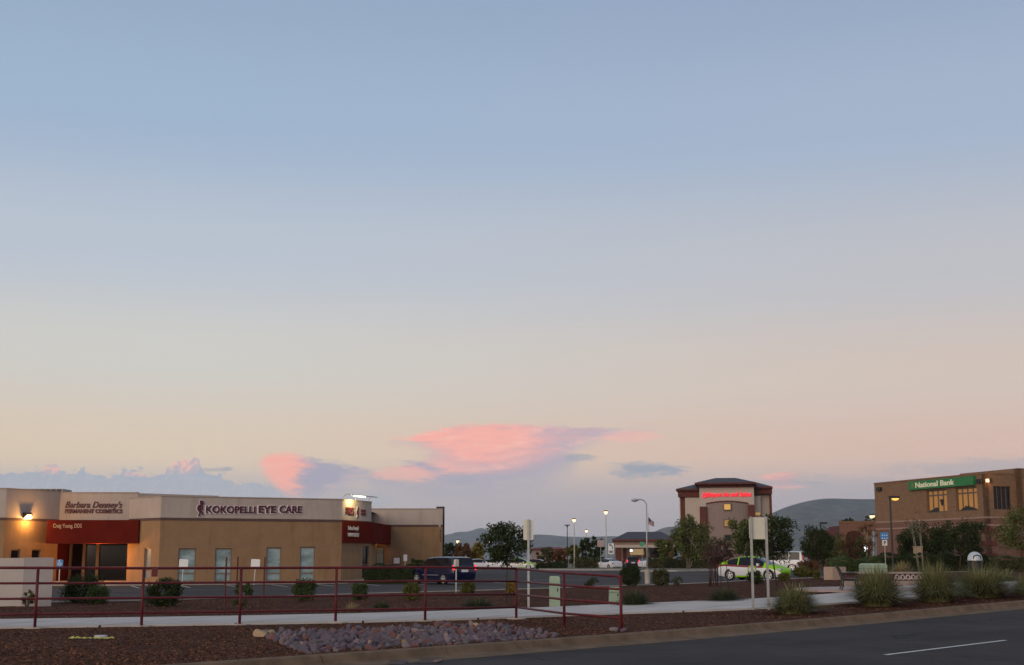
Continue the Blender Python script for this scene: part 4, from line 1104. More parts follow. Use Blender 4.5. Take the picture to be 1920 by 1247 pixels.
tree(1727, 1062, 955, 'nearly bare pale birch in front of the bank', (1696, 1740, 955, 1020), L_OLIVE, M_BARKP, 520, .11, .035, 4, Y=104, nclump=30)
tree(1768, 1060, 970, 'dark tree in the middle of the bank front', (1728, 1808, 976, 1056), L_TREE, M_BARK, 6200, .14, .06, 1, Y=111, nclump=46)
tree(1798, 1062, 968, 'wide dark tree below the right bank window', (1770, 1858, 964, 1056), L_TREE, M_BARKR, 7000, .14, .07, 1, Y=106, nclump=60)
tree(1918, 1062, 935, 'light green aspen with pale stems at the right edge', (1868, 1965, 945, 1040), L_TREEL, M_BARKP, 5200, .12, .04, 4, Y=84, nclump=56)
tree(1640, 1000, 962, 'small tree top above the bank wing roof', (1620, 1650, 966, 990), L_OLIVE, M_BARK, 700, .14, .06, 1, Y=150, nclump=20)
tree(1592, 1000, 970, 'round dark tree top behind the bank wing', (1578, 1606, 970, 990), L_TREE, M_BARK, 1000, .14, .06, 1, Y=150, nclump=20)
for px, x0, x1, y0, lab, m_ in [(845, 830, 862, 1012, 'dark tree beside the rear corner of the shop', L_TREE), (868, 852, 884, 1016, 'golden autumn tree right of the shop lamp post', L_RUST), (890, 872, 912, 1018, 'rusty gold tree above the blue van', L_GOLD),
                               (1024, 1004, 1048, 1024, 'broad olive tree behind the parked wrapped car', L_OLIVE), (1050, 1036, 1068, 1030, 'low rusty tree right of the broad olive tree', L_RUST), (1074, 1060, 1092, 1018, 'yellow-green tree by the unlit lamp post', L_YEL),
                               (1098, 1084, 1114, 1006, 'dark pointed evergreen left of the tall lit lamp', L_TREE), (1118, 1104, 1134, 1002, 'dark tall evergreen behind the tall lit lamp', L_TREE), (1248, 1222, 1272, 1010, 'dark tree beside the covered hotel entrance', L_TREE)]:
    tree(px, 1060, y0, lab, (x0, x1, y0, 1056), m_, M_BARK, 2200, .17, .09, 1, Y=205 + (px % 7) * 3, nclump=34)
tree(1562, 1062, 1000, 'mid-green bushy tree hiding the dark-roofed small building', (1542, 1592, 1000, 1058), L_TREEL, M_BARK, 3600, .13, .06, 2, Y=118, nclump=46)
tree(1612, 1062, 1004, 'low mid-green tree right of the rusty one by the bank arches', (1596, 1634, 1006, 1056), L_MID, M_BARK, 2400, .12, .05, 1, Y=114, nclump=36)
tree(1242, 1062, 1002, 'light green bushy tree between covered entrance and pale-trunked tree', (1228, 1264, 1004, 1056), L_TREEL, M_BARK, 2600, .16, .07, 1, Y=168, nclump=36)
# staked sapling
sp = shrub(456, 1082, 1143, 58, 'young loose shrub tied between three maroon stakes', L_MID, 800, .07, sparse=True, name='sapling')
for k, (x, yt, yb, lab) in enumerate([(421, 1045, 1141, 'leftmost of the three maroon stakes by the sapling'), (443, 1044, 1128, 'middle of the three maroon stakes by the sapling'), (494, 1045, 1126, 'rightmost of the three maroon stakes by the sapling')]):
    g = G(x, yb); h = D(x, yt, g.y).z - g.z; b = MB(); b.tube([(0, 0, -.2), (.0, 0, h * .5), (.01, 0, h)], [.032, .03, .03], 7); b.tube([(.01, 0, h), (.01, 0, h + .015)], [.03, .02], 7)
    tag(b.build('plant_stake', mat('stake_brown', (.10, .030, .026), .8, .2), loc=g), lab, 'stake', 'sapling stakes')

# ------------------------------------------------------------------ signs, posts, cabinets
def back_sign(px, ytop, ymid, ybase, wpx, label, posts=1, Y=None, m=M_SIGNB, rz=0, name='road_sign', tilt=0.0, pr=.028, face=None):
    g = G(px, ybase) if Y is None else gx(px, Y)
    sc = g.y / 2536.0; t = thing(name, label, 'sign', g, rz); h1 = D(px, ytop, g.y).z - g.z; h0 = D(px, ymid, g.y).z - g.z; w = wpx * sc / 2
    xs_ = [0] if posts == 1 else [-w * .82, w * .82]
    for x in xs_:
        b = MB(); b.box(x - pr, x + pr, -pr, pr, -.2, h1 + .02); o = b.build('post', M_GALV, t)
    b = MB(); r_ = w * .16
    outl = [(-w + r_, h0), (w - r_, h0), (w, h0 + r_), (w, h1 - r_), (w - r_, h1), (-w + r_, h1), (-w, h1 - r_), (-w, h0 + r_)]
    yf = pr + .004 if face is None else -pr - .012
    b.prism(outl, yf, yf + .008); b.build('panel', m, t)
    if tilt: t.rotation_euler = (0, tilt, rz)
    return t, h0, h1, w, yf
back_sign(991, 975, 1012.5, 1141, 19, 'tall narrow metal sign seen from behind on a single post', 1, pr=.035)
back_sign(1427, 970, 1011, 1143.5, 35, 'wide blank metal sign seen from behind on two posts', 2, pr=.034)
back_sign(855, 1049, 1063, 1111, 9, 'small grey sign seen from behind before the blue van', 1, pr=.03)
for px, lab, Yd, tl in ((343, 'white parking sign before the first shop window', 86.5, .05), (478, 'white parking sign between second and third shop windows', 88.5, .04)):
    back_sign(px, 1048.5, 1066, 1095, 17, lab, 1, Y=Yd, m=M_WHITE, tilt=tl, face=1)
for px, lab in ((756, 'left thin white parking sign on the rear wing wall'),):
    back_sign(px + 4, 1040, 1052, 1090, 7, 'thin white parking sign before the rear wing wall', 1, Y=104, m=M_WHITE, face=1)
# wheelchair parking sign
t, h0, h1, w, yf = back_sign(113, 1049.5, 1062, 1096, 12, 'blue wheelchair parking sign at the shop entrance', 1, Y=86.5, m=M_BLUE, face=1)
b = MB(); k = h1 - h0; c = h0 + k * .38
b.tube([(w * .5 * math.cos(a), yf - .006, c + k * .24 * math.sin(a)) for a in [R(150 + 25 * i) for i in range(10)]], .025, 5)
b.tube([(-w * .2, yf - .006, h0 + k * .8), (-w * .12, yf - .006, c + k * .12), (w * .3, yf - .006, c + k * .1), (w * .5, yf - .006, c - k * .18)], .03, 5); b.disc((-w * .2, yf - .008, h0 + k * .86), (0, -1, 0), k * .09, 10)
b.build('wheelchair_symbol', M_WHITE, t)
# lane sign, street name, pink backed sign, blue bank sign
t, h0, h1, w, yf = back_sign(1146, 1019, 1039, 1068, 10.5, 'white left-turn only lane sign before the covered entrance', 1, Y=172, m=M_WHITE, face=1)
k = h1 - h0; b = MB(); b.tube([(w * .45, yf - .02, h0 + k * .5), (w * .40, yf - .02, h0 + k * .72), (w * .1, yf - .02, h0 + k * .84), (-w * .3, yf - .02, h0 + k * .86)], .05, 6)
b.add([(-w * .75, yf - .02, h0 + k * .86), (-w * .2, yf - .02, h0 + k * .74), (-w * .2, yf - .02, h0 + k * .98)], [(0, 1, 2)]); b.build('arrow', M_BLACK, t)
lettering('ONLY', (-w * .75, yf - .005, h0 + k * .1), (1, 0, 0), UP, w * 1.5, k * .24, M_BLACK, t, bold=.03)
back_sign(1126.5, 1012.5, 1025.5, 1068, 12.5, 'pinkish sign seen from behind left of the lane sign', 1, Y=178, m=mat('sign_pink', (.42, .30, .29), .6))
t, h0, h1, w, yf = back_sign(1204, 1016, 1024.5, 1064, 8, 'small green street name sign before the covered entrance', 1, Y=176, m=mat('sign_teal', (.06, .30, .16), .5), face=1)
t, h0, h1, w, yf = back_sign(1660, 998.5, 1012, 1062, 15, 'blue sign over a white plate on a post before the bank', 1, Y=97, m=M_BLUE, face=1)
k = h1 - h0
for i in range(2): lettering(('PUBLIC', 'PARKING')[i] if False else '- - -', (-w * .7, yf - .004, h0 + k * (.55 - .4 * i)), (1, 0, 0), UP, w * 1.4, k * .12, M_WHITE, t, bold=.03)
b = MB(); b.prism([(-w * .62, h0 - k * .82), (w * .62, h0 - k * .82), (w * .62, h0 - .03), (-w * .62, h0 - .03)], yf, yf + .01); b.build('plate', M_WHITE, t)
lettering('P', (-w * .25, yf - .004, h0 - k * .68), (1, 0, 0), UP, w * .5, k * .5, M_BLACK, t, bold=.03)
# utility cabinets
def cabinet(px, ytop, ybase, wpx, label, taper=0.0, m=M_GREENB, depth=1.0, rz=.0):
    g = G(px, ybase); sc = g.y / 2536.0; w = wpx * sc / 2; h = (ybase - ytop) * sc; t = thing('utility_cabinet', label, 'cabinet', g, rz)
    b = MB(); d_ = w * depth; k = 1 - taper
    b.add([(-w, -d_, -.1), (w, -d_, -.1), (w, d_, -.1), (-w, d_, -.1), (-w * k, -d_ * k, h * .93), (w * k, -d_ * k, h * .93), (w * k, d_ * k, h * .93), (-w * k, d_ * k, h * .93), (-w * k * .85, -d_ * k * .85, h), (w * k * .85, -d_ * k * .85, h), (w * k * .85, d_ * k * .85, h), (-w * k * .85, d_ * k * .85, h)],
          [(0, 1, 5, 4), (1, 2, 6, 5), (2, 3, 7, 6), (3, 0, 4, 7), (4, 5, 9, 8), (5, 6, 10, 9), (6, 7, 11, 10), (7, 4, 8, 11), (8, 9, 10, 11)]); b.build('body', m, t)
    b = MB(); b.box(-w * 1.02, w * 1.02, -d_ * 1.02, d_ * 1.02, h * .70, h * .715); b.build('lid_seam', M_DARK, t)
    b = MB(); b.box(w * .45, w * .62, -d_ * 1.06, -d_ * .9, h * .5, h * .62); b.build('lock', M_DARK, t)
    return t
cabinet(1040, 1081.5, 1138.5, 20, 'tall pale green utility pedestal behind the railing return', .03)
cabinet(1152, 1101, 1134, 21, 'short tapered pale green utility pedestal by the railing end post', .12)
cabinet(1638, 1057, 1090, 42, 'wide pale green utility cabinet behind the bench', .0)

# ------------------------------------------------------------------ plaza: bench, seat wall, blocks, bin
g = G(1615, 1106); b = MB(); N = 40
V = [(g.x, g.y, 0)]
def pl(a): return (g.x + 2.2 * math.cos(a) * 1.1, g.y + 3.4 * math.sin(a))
ring = [pl(2 * math.pi * k / N) for k in range(N)]
V = [(x, y, terr(x, y) + .06) for x, y in ring] + [(x, y, terr(x, y) - .15) for x, y in ring]
b.add(V, [tuple(range(N))] + [(k, N + k, N + (k + 1) % N, (k + 1) % N) for k in range(N)]); tag(b.build('plaza_pad', mat('concrete_pink', (.42, .31, .28), .9, .12, 2.0)), kind='structure')
gb = G(1590, 1110); bn = thing('park_bench', 'black metal park bench seen from its side on the round plaza', 'bench', gb + Vector((0, 0, .06)), R(-11))
sc = gb.y / 2536.0; hb = (1110 - 1064) * sc; Lb = 1.5
def side_frame(y):
    b = MB(); r_ = .03
    b.tube([(-.22, y, 0), (-.16, y, .12), (-.14, y, hb * .45), (-.24, y, hb * .78), (-.34, y, hb)], r_, 6)
    b.tube([(.42, y, 0), (.36, y, .16), (.36, y, hb * .42)], r_, 6); b.tube([(-.15, y, hb * .45), (.1, y, hb * .41), (.38, y, hb * .44)], r_, 6)
    b.tube([(-.2, y, hb * .66), (.1, y, hb * .67), (.32, y, hb * .68), (.44, y, hb * .62), (.42, y, hb * .52), (.36, y, hb * .43)], r_ * .85, 6); return b
for y in (0, Lb): side_frame(y).build('side_frame', M_BLACK, bn)
for k in range(6):
    b = MB(); x = -.10 + k * .09; b.box(x - .035, x + .035, .02, Lb - .02, hb * .445, hb * .47); b.build('seat_slat', M_BLACK, bn)
for k in range(6):
    f = .52 + k * .085; x = -.15 - .19 * (f - .45) / .55; b = MB(); b.box(x - .012, x + .012, .02, Lb - .02, hb * f - .025, hb * f + .025); b.build('back_slat', M_BLACK, bn)
# seat wall with scroll relief
ga, gb2 = G(1575, 1096), G(1742, 1090)
ga = Vector((ga.x, 57.0, 0)); ga.x = D(1586, 1048, 57).x; gb2 = Vector((D(1745, 1048, 58).x, 58.0, 0))
sw = thing('seat_wall', 'low plaza seat wall with white scroll relief on a maroon band', 'wall', (0, 0, 0))
Aw, Bw = (ga.x, ga.y), (gb2.x, gb2.y); Lw = (Vector(Aw) - Vector(Bw)).length
zc1 = hit(Aw, Bw, 1700, 1072.5)[1]; zc0 = hit(Aw, Bw, 1700, 1076)[1]; zs0 = hit(Aw, Bw, 1700, 1089)[1]
M_PLZ = mat('plaza_stone', (.40, .31, .27), .9, .1, 2.0)
b = MB(); slab_on(b, Aw, Bw, 0, Lw, -.1, zs0, .0, .4); b.build('base', M_PLZ, sw)
b = MB(); slab_on(b, Aw, Bw, 0, Lw, zs0, zc0, -.02, .38); b.build('scroll_band', mat('band_maroon', (.10, .035, .035), .9), sw)
b = MB(); slab_on(b, Aw, Bw, -.03, Lw + .03, zc0, zc1, .05, .45); b.build('cap', M_PLZ, sw)
s0, _ = hit(Aw, Bw, 1677, 1080); s1, _ = hit(Aw, Bw, 1737, 1080); ns = 6; wS = (s1 - s0) / ns; zm = (zs0 + zc0) / 2; rr = (zc0 - zs0) * .34
wv = (Vector(Bw) - Vector(Aw)).normalized(); nv = Vector((wv.y, -wv.x))
M_SCR = mat('scroll_white', (.62, .52, .50), .8)
for k in range(ns):
    pts = []
    for i in range(17):
        a = R(200 - i * 26); s_ = s0 + (k + .5) * wS + rr * .9 * math.cos(a) * (1 - .25 * (i > 11)); z = zm + rr * math.sin(a) * (1 - .25 * (i > 11)); p = Vector(Aw) + wv * s_ + nv * .0; pts.append((p.x, p.y, z))
    p2 = Vector(Aw) + wv * (s0 + (k + 1.05) * wS); pts = [(lambda q: (q.x, q.y, zm - rr * .95))(Vector(Aw) + wv * (s0 + (k - .05) * wS))] + pts
    b = MB(); b.tube(pts, .026, 5); b.build('scroll', M_SCR, sw)
g = G(1563, 1087.5); b = MB(); hB_ = (1087.5 - 1064) * g.y / 2536; b.box(-.05, .95, 0, .75, -.1, hB_); b.box(-.02, .92, .03, .72, hB_, hB_ + .02)
o = tag(b.build('concrete_block', mat('block_peach', (.42, .30, .22), .9, .08, 2.0), loc=g), 'peach stucco block standing left of the bench', 'block'); o.rotation_euler = (0, 0, R(28)); o.location.z += .0
g = gx(1828, 54); bi = thing('litter_bin', 'round litter bin with a silver dome top behind the wide grass', 'bin', g); hz = D(1828, 1051, 54).z - g.z
b = MB(); b.tube([(0, 0, -.05), (0, 0, hz - .02)], .29, 20); b.tube([(0, 0, hz - .06), (0, 0, hz)], .32, 20); b.build('body', M_BLACK, bi, smooth=False)
b = MB(); V = []; rd = .285
for j in range(6):
    a = j / 5 * math.pi / 2
    V += [(rd * math.cos(a) * math.cos(2 * math.pi * k / 20), rd * math.cos(a) * math.sin(2 * math.pi * k / 20), hz + .06 + .29 * math.sin(a)) for k in range(20)]
V += [(rd * math.cos(2 * math.pi * k / 20), rd * math.sin(2 * math.pi * k / 20), hz) for k in range(20)]
F = [(j * 20 + k, j * 20 + (k + 1) % 20, (j + 1) * 20 + (k + 1) % 20, (j + 1) * 20 + k) for j in range(5) for k in range(20)] + [(120 + k, 120 + (k + 1) % 20, (k + 1) % 20, k) for k in range(20)]
b.add(V, F); dome = b.build('dome', mat('dome_silver', (.52, .56, .58), .4, .05, metal=.2), bi, smooth=True)
b = MB(); b.tube([(-.15, -.275, hz + .06), (-.14, -.262, hz + .17), (0, -.245, hz + .215), (.14, -.262, hz + .17), (.15, -.275, hz + .06)], .022, 6); b.build('opening_rim', M_BLACK, dome)

# ------------------------------------------------------------------ lamps
def lamp_post(px, ytop, Y, label, style, lit=True, m=M_GALV, r=.07, ybase=None, arm=1):
    g = gx(px, Y); t = thing('lamp_post', label, 'lamp post', g); h = D(px, ytop, Y).z - g.z; sc = Y / 2536.0
    b = MB()
    if style == 'bell':
        b.tube([(0, 0, -.2), (0, 0, h - .35)], [r * 1.3, r * .8], 8); b.build('pole', m, t)
        b = MB(); b.tube([(0, 0, h), (0, 0, h - .10), (0, 0, h - .16)], [.2, .36, .36], 12); b.build('hood', M_DARK, t)
        b = MB(); b.tube([(0, 0, h - .16), (0, 0, h - .38), (0, 0, h - .58)], [.30, .24, .08], 12); b.build('lens', E_LOT if lit else M_GALV, t)
    elif style == 'tee':
        b.tube([(0, 0, -.2), (0, 0, h)], [r * 1.2, r * .8], 8); b.build('pole', m, t); b = MB(); b.box(-.45, .45, -.18, .18, h - .05, h + .1); b.box(-.12, .12, -.12, .12, h - .3, h - .05); b.build('head', M_DARK, t)
    elif style == 'shoe':
        b.tube([(0, 0, -.2), (0, 0, h)], [r * 1.2, r], 8); b.tube([(0, 0, .0), (0, 0, .55)], r * 2.4, 10); b.build('pole', m, t)
        b = MB(); x0, x1 = sorted((-.08 * arm, .62 * arm)); b.box(x0, x1, -.16, .16, h - .02, h + .14); b.build('head', M_DARK, t)
        if lit: b = MB(); c = .36 * arm; b.tube([(c, 0, h - .02), (c, 0, h - .12), (c, 0, h - .16)], [.26, .2, .08], 10); b.build('lens', E_ORANGE, t)
    return t
lamp_post(1137, 957, 192, 'tallest lit parking lamp right of the evergreens', 'bell')
lamp_post(1077, 972, 205, 'lit parking lamp between the unlit lamp and the evergreens', 'bell')
lamp_post(1100, 993, 262, 'small far lit parking lamp rising over the evergreens', 'bell')
lamp_post(1064, 985, 215, 'unlit flat-topped parking lamp left of the lit ones', 'tee', False, M_DARK)
lamp_post(858, 1012, 230, 'pale lit lamp post among golden trees by the shop', 'bell')
lamp_post(918, 1012, 245, 'small lit lamp behind the young dark tree', 'bell')
lamp_post(831, 953, 116, 'tall dark lamp post at the right end of the shop', 'shoe', False, M_DARK, .085, arm=-1)
lamp_post(1674, 934, 92, 'lit black lamp post in front of the bank', 'shoe', True, M_DARK, .06)
lamp_post(1639, 964, 150, 'lit lamp showing just left of the bank corner', 'bell')
lamp_post(1541, 982, 130, 'unlit dark lamp post left of the bank wing', 'shoe', False, M_DARK, .07)
# cobra-head street light and flag
Ys = 82.0; g = gx(1212, Ys); g = G(1214, 1091); Ys = g.y
st = thing('street_light', 'grey cobra-head street light on a tall pole with concrete base', 'lamp post', g); h = D(1214, 944, Ys).z - g.z; xa = D(1187, 938, Ys).x - g.x; ha = D(1187, 938, Ys).z - g.z
b = MB(); b.tube([(0, 0, .6), (0, 0, h * .5), (.02, 0, h)], [.05, .045, .035], 8); b.build('pole', M_GALV, st, smooth=True)
b = MB(); b.tube([(.02, 0, h - .05), (-.12, 0, h + .18), (xa * .5, 0, ha + .06), (xa + .3, 0, ha + .02)], .035, 6); b.build('arm', M_GALV, st)
b = MB(); b.tube([(xa + .35, 0, ha + .02), (xa + .1, 0, ha), (xa - .12, 0, ha - .01)], [.05, .11, .05], 8); b.build('head', M_GALV, st)
b = MB(); b.tube([(0, 0, -.2), (0, 0, .75)], .16, 14); b.build('base', M_KERBL, st)
g = gx(1216.5, 205); fl = thing('flag_pole', 'striped flag hanging limp from a pole behind the street light', 'flag', g); h = D(1216, 962, 205).z - g.z
b = MB(); b.tube([(0, 0, -.2), (0, 0, h)], [.09, .06], 8); b.build('pole', M_GALV, fl)
b = MB(); z1 = D(1216, 970, 205).z - g.z; V = []; NI, NJ = 14, 13
for i in range(NI + 1):
    for j in range(NJ + 1):
        u, v = i / NI, j / NJ; V.append((.05 + u * .85, .12 * math.sin(u * 7), z1 - u * .75 - v * (1.05 - .35 * u) + .05 * math.sin(u * 9)))
F = [(i * (NJ + 1) + j, i * (NJ + 1) + j + 1, (i + 1) * (NJ + 1) + j + 1, (i + 1) * (NJ + 1) + j) for i in range(NI) for j in range(NJ)]
b.add(V, F); b.m = [2 if (i < 6 and j < 7) else j % 2 for i in range(NI) for j in range(NJ)]
b.build('cloth', [mat('flag_red', (.25, .03, .05), .8), mat('flag_white', (.45, .40, .42), .8), mat('flag_navy', (.02, .025, .07), .8)], fl)

# ------------------------------------------------------------------ hotel
Yh = 220.0
def hx(px): return D(px, 1000, Yh).x
def hz_(py): return D(1350, py, Yh).z
hotel = thing('hotel_building', 'tall cream and brick hotel with dark hipped roofs and red script sign', 'building', (0, 0, 0))
zg = .2
b = MB(); b.box(hx(1272), hx(1441), 222, 250, zg, hz_(927)); b.build('wall', M_HWALL, hotel); b = MB(); b.box(hx(1311), hx(1412), 218.6, 222, zg, hz_(913)); b.build('wall', M_HWALL, hotel)
for q in ((1283, 1311, 932), (1412, 1424, 930)): b = MB(); b.box(hx(q[0]), hx(q[1]), 220.9, 222, zg, hz_(q[2])); b.build('wall', M_HWALL, hotel)
b = MB(); b.box(hx(1274), hx(1283), 221.3, 222, zg, hz_(922)); b.box(hx(1440.4), hx(1445), 221.2, 249, zg, hz_(920)); b.build('trim', M_BRICKR, hotel)
b = MB(); b.box(hx(1270), hx(1310.8), 220.6, 222, hz_(931), hz_(920)); b.box(hx(1412.2), hx(1446), 220.6, 222, hz_(926), hz_(917)); b.box(hx(1307), hx(1415), 218.2, 218.6, hz_(914.5), hz_(905.5)); b.build('cornice', M_BRICKR, hotel)
# curved central bay under an arch
b = MB(); N = 16; x0, x1 = hx(1323), hx(1401); V = []
for k in range(N + 1):
    t_ = k / N; x = x0 + (x1 - x0) * t_; bow = 4 * t_ * (1 - t_); y = 218.5 - .9 * bow; V += [(x, y, zg), (x, y, hz_(946) + .33 * bow)]
b.add(V, [(2 * k, 2 * k + 2, 2 * k + 3, 2 * k + 1) for k in range(N)]); b.add([V[2 * k + 1] for k in range(N + 1)], [tuple(range(N, -1, -1))]); b.build('bay', M_HBAY, hotel)
b = MB()
for k in range(N):
    (xa_, ya_, za_), (xb_, yb_, zb_) = V[2 * k + 1], V[2 * k + 3]
    b.add([(xa_, ya_ - .12, za_), (xb_, yb_ - .12, zb_), (xb_, yb_ - .12, zb_ + .2), (xa_, ya_ - .12, za_ + .2), (xa_, 218.6, za_ + .2), (xb_, 218.6, zb_ + .2)], [(0, 1, 2, 3), (3, 2, 5, 4)])
b.build('arch_trim', M_BRICKR, hotel)
for a, c, y0 in ((1311, 1323.6, 950.5), (1400.5, 1412.6, 947.5)):
    b = MB(); b.box(hx(a), hx(c), 217.9, 218.7, zg, hz_(y0)); b.build('brick_pier', M_BRICKR, hotel)
for y0, y1, m_ in ((945.5, 957.5, E_WIN), (975, 988, emis('window_lit_dim', (.42, .24, .07), .28)), (1003, 1016, M_GLASSD), (1030, 1043, M_GLASSD)):
    b = MB(); b.box(hx(1355.5), hx(1369), 217.42, 217.7, hz_(y1), hz_(y0)); w_ = b.build('window', m_, hotel)
    b = MB(); X0, X1, Z0, Z1 = hx(1355), hx(1369.5), hz_(y1 + .5), hz_(y0 - .5)
    for q in ((X0, X0 + .12, Z0, Z1), (X1 - .12, X1, Z0, Z1), (X0 + .12, X1 - .12, Z0, Z0 + .12), (X0 + .12, X1 - .12, Z1 - .12, Z1)): b.box(q[0], q[1], 217.33, 217.6, q[2], q[3])
    b.build('frame', M_FRAME, w_)
def hip(parent, ex0, ex1, ez, rx0, rx1, rz_, y0, y1, m=M_ROOF, th=.28):
    b = MB(); ym = (y0 + y1) / 2; rd = min((y1 - y0) / 2, 6)
    V = [(ex0, y0, ez), (ex1, y0, ez), (ex1, y1, ez), (ex0, y1, ez), (rx0, y0 + rd, rz_), (rx1, y0 + rd, rz_), (rx1, y1 - rd, rz_), (rx0, y1 - rd, rz_)] + [(ex0, y0, ez - th), (ex1, y0, ez - th), (ex1, y1, ez - th), (ex0, y1, ez - th)]
    b.add(V, [(0, 1, 5, 4), (1, 2, 6, 5), (2, 3, 7, 6), (3, 0, 4, 7), (4, 5, 6, 7), (8, 11, 10, 9)], 0); b.add(V, [(8, 9, 1, 0), (9, 10, 2, 1), (10, 11, 3, 2), (11, 8, 0, 3)], 1)
    return b.build('roof', [m, M_BRICKR], parent)
hip(hotel, hx(1303), hx(1417), hz_(906.5), hx(1341), hx(1378), hz_(894), 217.2, 236)
hip(hotel, hx(1266.5), hx(1309), hz_(916), hx(1300), hx(1301), hz_(904), 220, 250)
hip(hotel, hx(1411), hx(1447), hz_(913), hx(1411), hx(1412), hz_(899.5), 220, 250)
lettering('Hampton Inn and Suites', (hx(1317), 218.55, hz_(934.5)), (1, 0, 0), UP, hx(1407) - hx(1317), hz_(923.5) - hz_(934.5), E_HSIGN, hotel, bold=.012, shear=.3, proud=.18)
b = MB(); b.tube([(hx(1317), 218.42, hz_(930)), (hx(1318.5), 218.42, hz_(933.5)), (hx(1322), 218.42, hz_(933)), (hx(1326), 218.42, hz_(928)), (hx(1329), 218.42, hz_(924))], .09, 6); b.build('sign_flourish', E_HSIGN, hotel)
for px, py in ((1418, 963.5),):
    b = MB(); b.box(hx(px) - .35, hx(px) + .35, 220.7, 220.9, hz_(py) - .2, hz_(py) + .2); b.build('wall_light', E_WIN, hotel)
# covered entrance
Yp = 200.0
def qx(px): return D(px, 1020, Yp).x
def qz(py): return D(1200, py, Yp).z
pc = thing('covered_entrance', 'hotel drive-through porch with dark hipped roof and brick columns', 'porch', (0, 0, 0))
hip(pc, qx(1147), qx(1266), qz(1011.5), qx(1176), qx(1240), qz(996), 198.5, 214)
b = MB(); b.box(qx(1150), qx(1263), 199, 213.5, qz(1023), qz(1012.2)); b.build('beam', mat('porch_beam', (.27, .19, .15), .9), pc)
b = MB(); b.box(qx(1152), qx(1262), 198.9, 199.0, qz(1027), qz(1022)); b.build('beam_trim', M_HWALL, pc)
for x0, x1, yy in ((1153, 1164, 199.2), (1250, 1260, 199.2), (1166, 1173, 212), (1243, 1250, 212)):
    b = MB(); b.box(qx(x0), qx(x1), yy, yy + 1, zg - .2, qz(1024)); b.build('column', M_BRICKR, pc)
b = MB(); b.box(qx(1180), qx(1207), 214.6, 214.9, qz(1040), qz(1028)); b.build('lit_lobby', emis('lobby_glow', (.55, .38, .2), .5), pc)
b = MB(); b.box(qx(1150), qx(1263), 215, 217, zg - .2, qz(1012)); b.build('rear_wall', M_HBAY, pc)
for px, py, m_ in ((1176, 1032, E_WHITEL), (1198, 1036.5, E_WIN)):
    b = MB(); p = D(px, py, 206); b.tube([(p.x, 206, p.z - .16), (p.x, 206, p.z + .16)], [.22, .12], 8); b.build('porch_lamp', m_, pc)

def turn(o, px_, py_, ang):
    c, q = Vector((px_, py_, 0)), Matrix.Rotation(ang, 3, 'Z'); o.rotation_euler = (0, 0, ang); o.location = c - q @ c
turn(hotel, hx(1360), 218.5, R(-9.6)); turn(pc, qx(1205), 199, R(-5.0))
# far low buildings
def low_building(name, label, x0, x1, ytop, yroof, Y, mw_, mr, depth=18):
    t = thing(name, label, 'building', (0, 0, 0)); a, c = D(x0, 1048, Y).x, D(x1, 1048, Y).x; z1, zr = D(x0, ytop, Y).z, D(x0, yroof, Y).z
    b = MB(); b.box(a, c, Y, Y + depth, 0, z1)
    b.build('wall', mw_, t); hip(t, a - .5, c + .5, z1 + .28, a + (c - a) * .18, c - (c - a) * .18, zr, Y - .5, Y + depth + .5, mr)
    n_ = max(2, int((c - a) / 4))
    for k in range(n_):
        b = MB(); x = a + (k + .5) * (c - a) / n_; b.box(x - .7, x + .7, Y - .06, Y, .9, min(2.4, z1 - .5)); b.build('window', M_GLASSD, t)
    return t
low_building('far_building', 'long low building with red roof beyond the parking lot', 1000, 1062, 1031, 1025.5, 320, M_HBAY, mat('roof_red', (.16, .035, .035), .8))
low_building('far_building', 'small building with dark roof left of the bank wing', 1552, 1586, 999.5, 991, 165, M_BRICKR, M_ROOF, 10)

# ------------------------------------------------------------------ bank
bank = thing('bank_building', 'two-storey tan brick bank with green sign and lit upper windows', 'building', (0, 0, 0))
Ab, Bb = (35.4, 131.0), (D(1846, 900, 115).x, 115.0)
ZT = hit(Ab, Bb, 1846, 888.5)[1]
wb = (Vector(Bb) - Vector(Ab)).normalized(); Lb_ = (Vector(Bb) - Vector(Ab)).length
nb_ = Vector((wb.y, -wb.x)); pb = Vector((-nb_.x, -nb_.y))
Cb = (Bb[0] + pb.x * 14 , Bb[1] + pb.y * 14)
HB = [hole(Ab, Bb, 1736.5, 1777, 919, 962), hole(Ab, Bb, 1791, 1834, 914.5, 958.5)]
def fix(h): return (h[0], h[1], min(h[2], h[3]), max(h[2], h[3]))
zw0 = hit(Ab, Bb, 1756, 961.5)[1]; zw1 = hit(Ab, Bb, 1756, 918)[1]; HB = [(h[0], h[1], zw0, zw1) for h in HB]
zmid = hit(Ab, Bb, 1750, 974)[1]
HC = [hole(Bb, Cb, 1862, 1898, 911.5, 956)]
up_, lo_ = MB(), MB()
wall(up_, Ab, Bb, zmid, ZT, .35, HB); wall(up_, Bb, Cb, zmid, ZT, .35, HC)
up_.build('upper_wall', M_BRICKT, bank)
HG = [hole(Ab, Bb, 1745, 1790, 1000, 1046), hole(Ab, Bb, 1690, 1722, 1000, 1044)]
HG = [(h[0], h[1], 1.2, hit(Ab, Bb, 1756, 1003)[1]) for h in HG]
wall(lo_, Ab, Bb, .2, zmid, .35, HG); wall(lo_, Bb, Cb, .2, zmid, .35); lo_.build('lower_wall', M_BRICKP, bank)
b = MB()
for A, B, L_ in ((Ab, Bb, Lb_), (Bb, Cb, 14)):
    for z in (zmid - .1, zmid - .75): slab_on(b, A, B, 0, L_, z, z + .14, .03, .2)
b.build('stone_band', mat('band_pale', (.33, .22, .17), .9), bank)
b = MB()
for A, B, L_ in ((Ab, Bb, Lb_), (Bb, Cb, 14)): slab_on(b, A, B, 0, L_, ZT, ZT + .12, .05, .4)
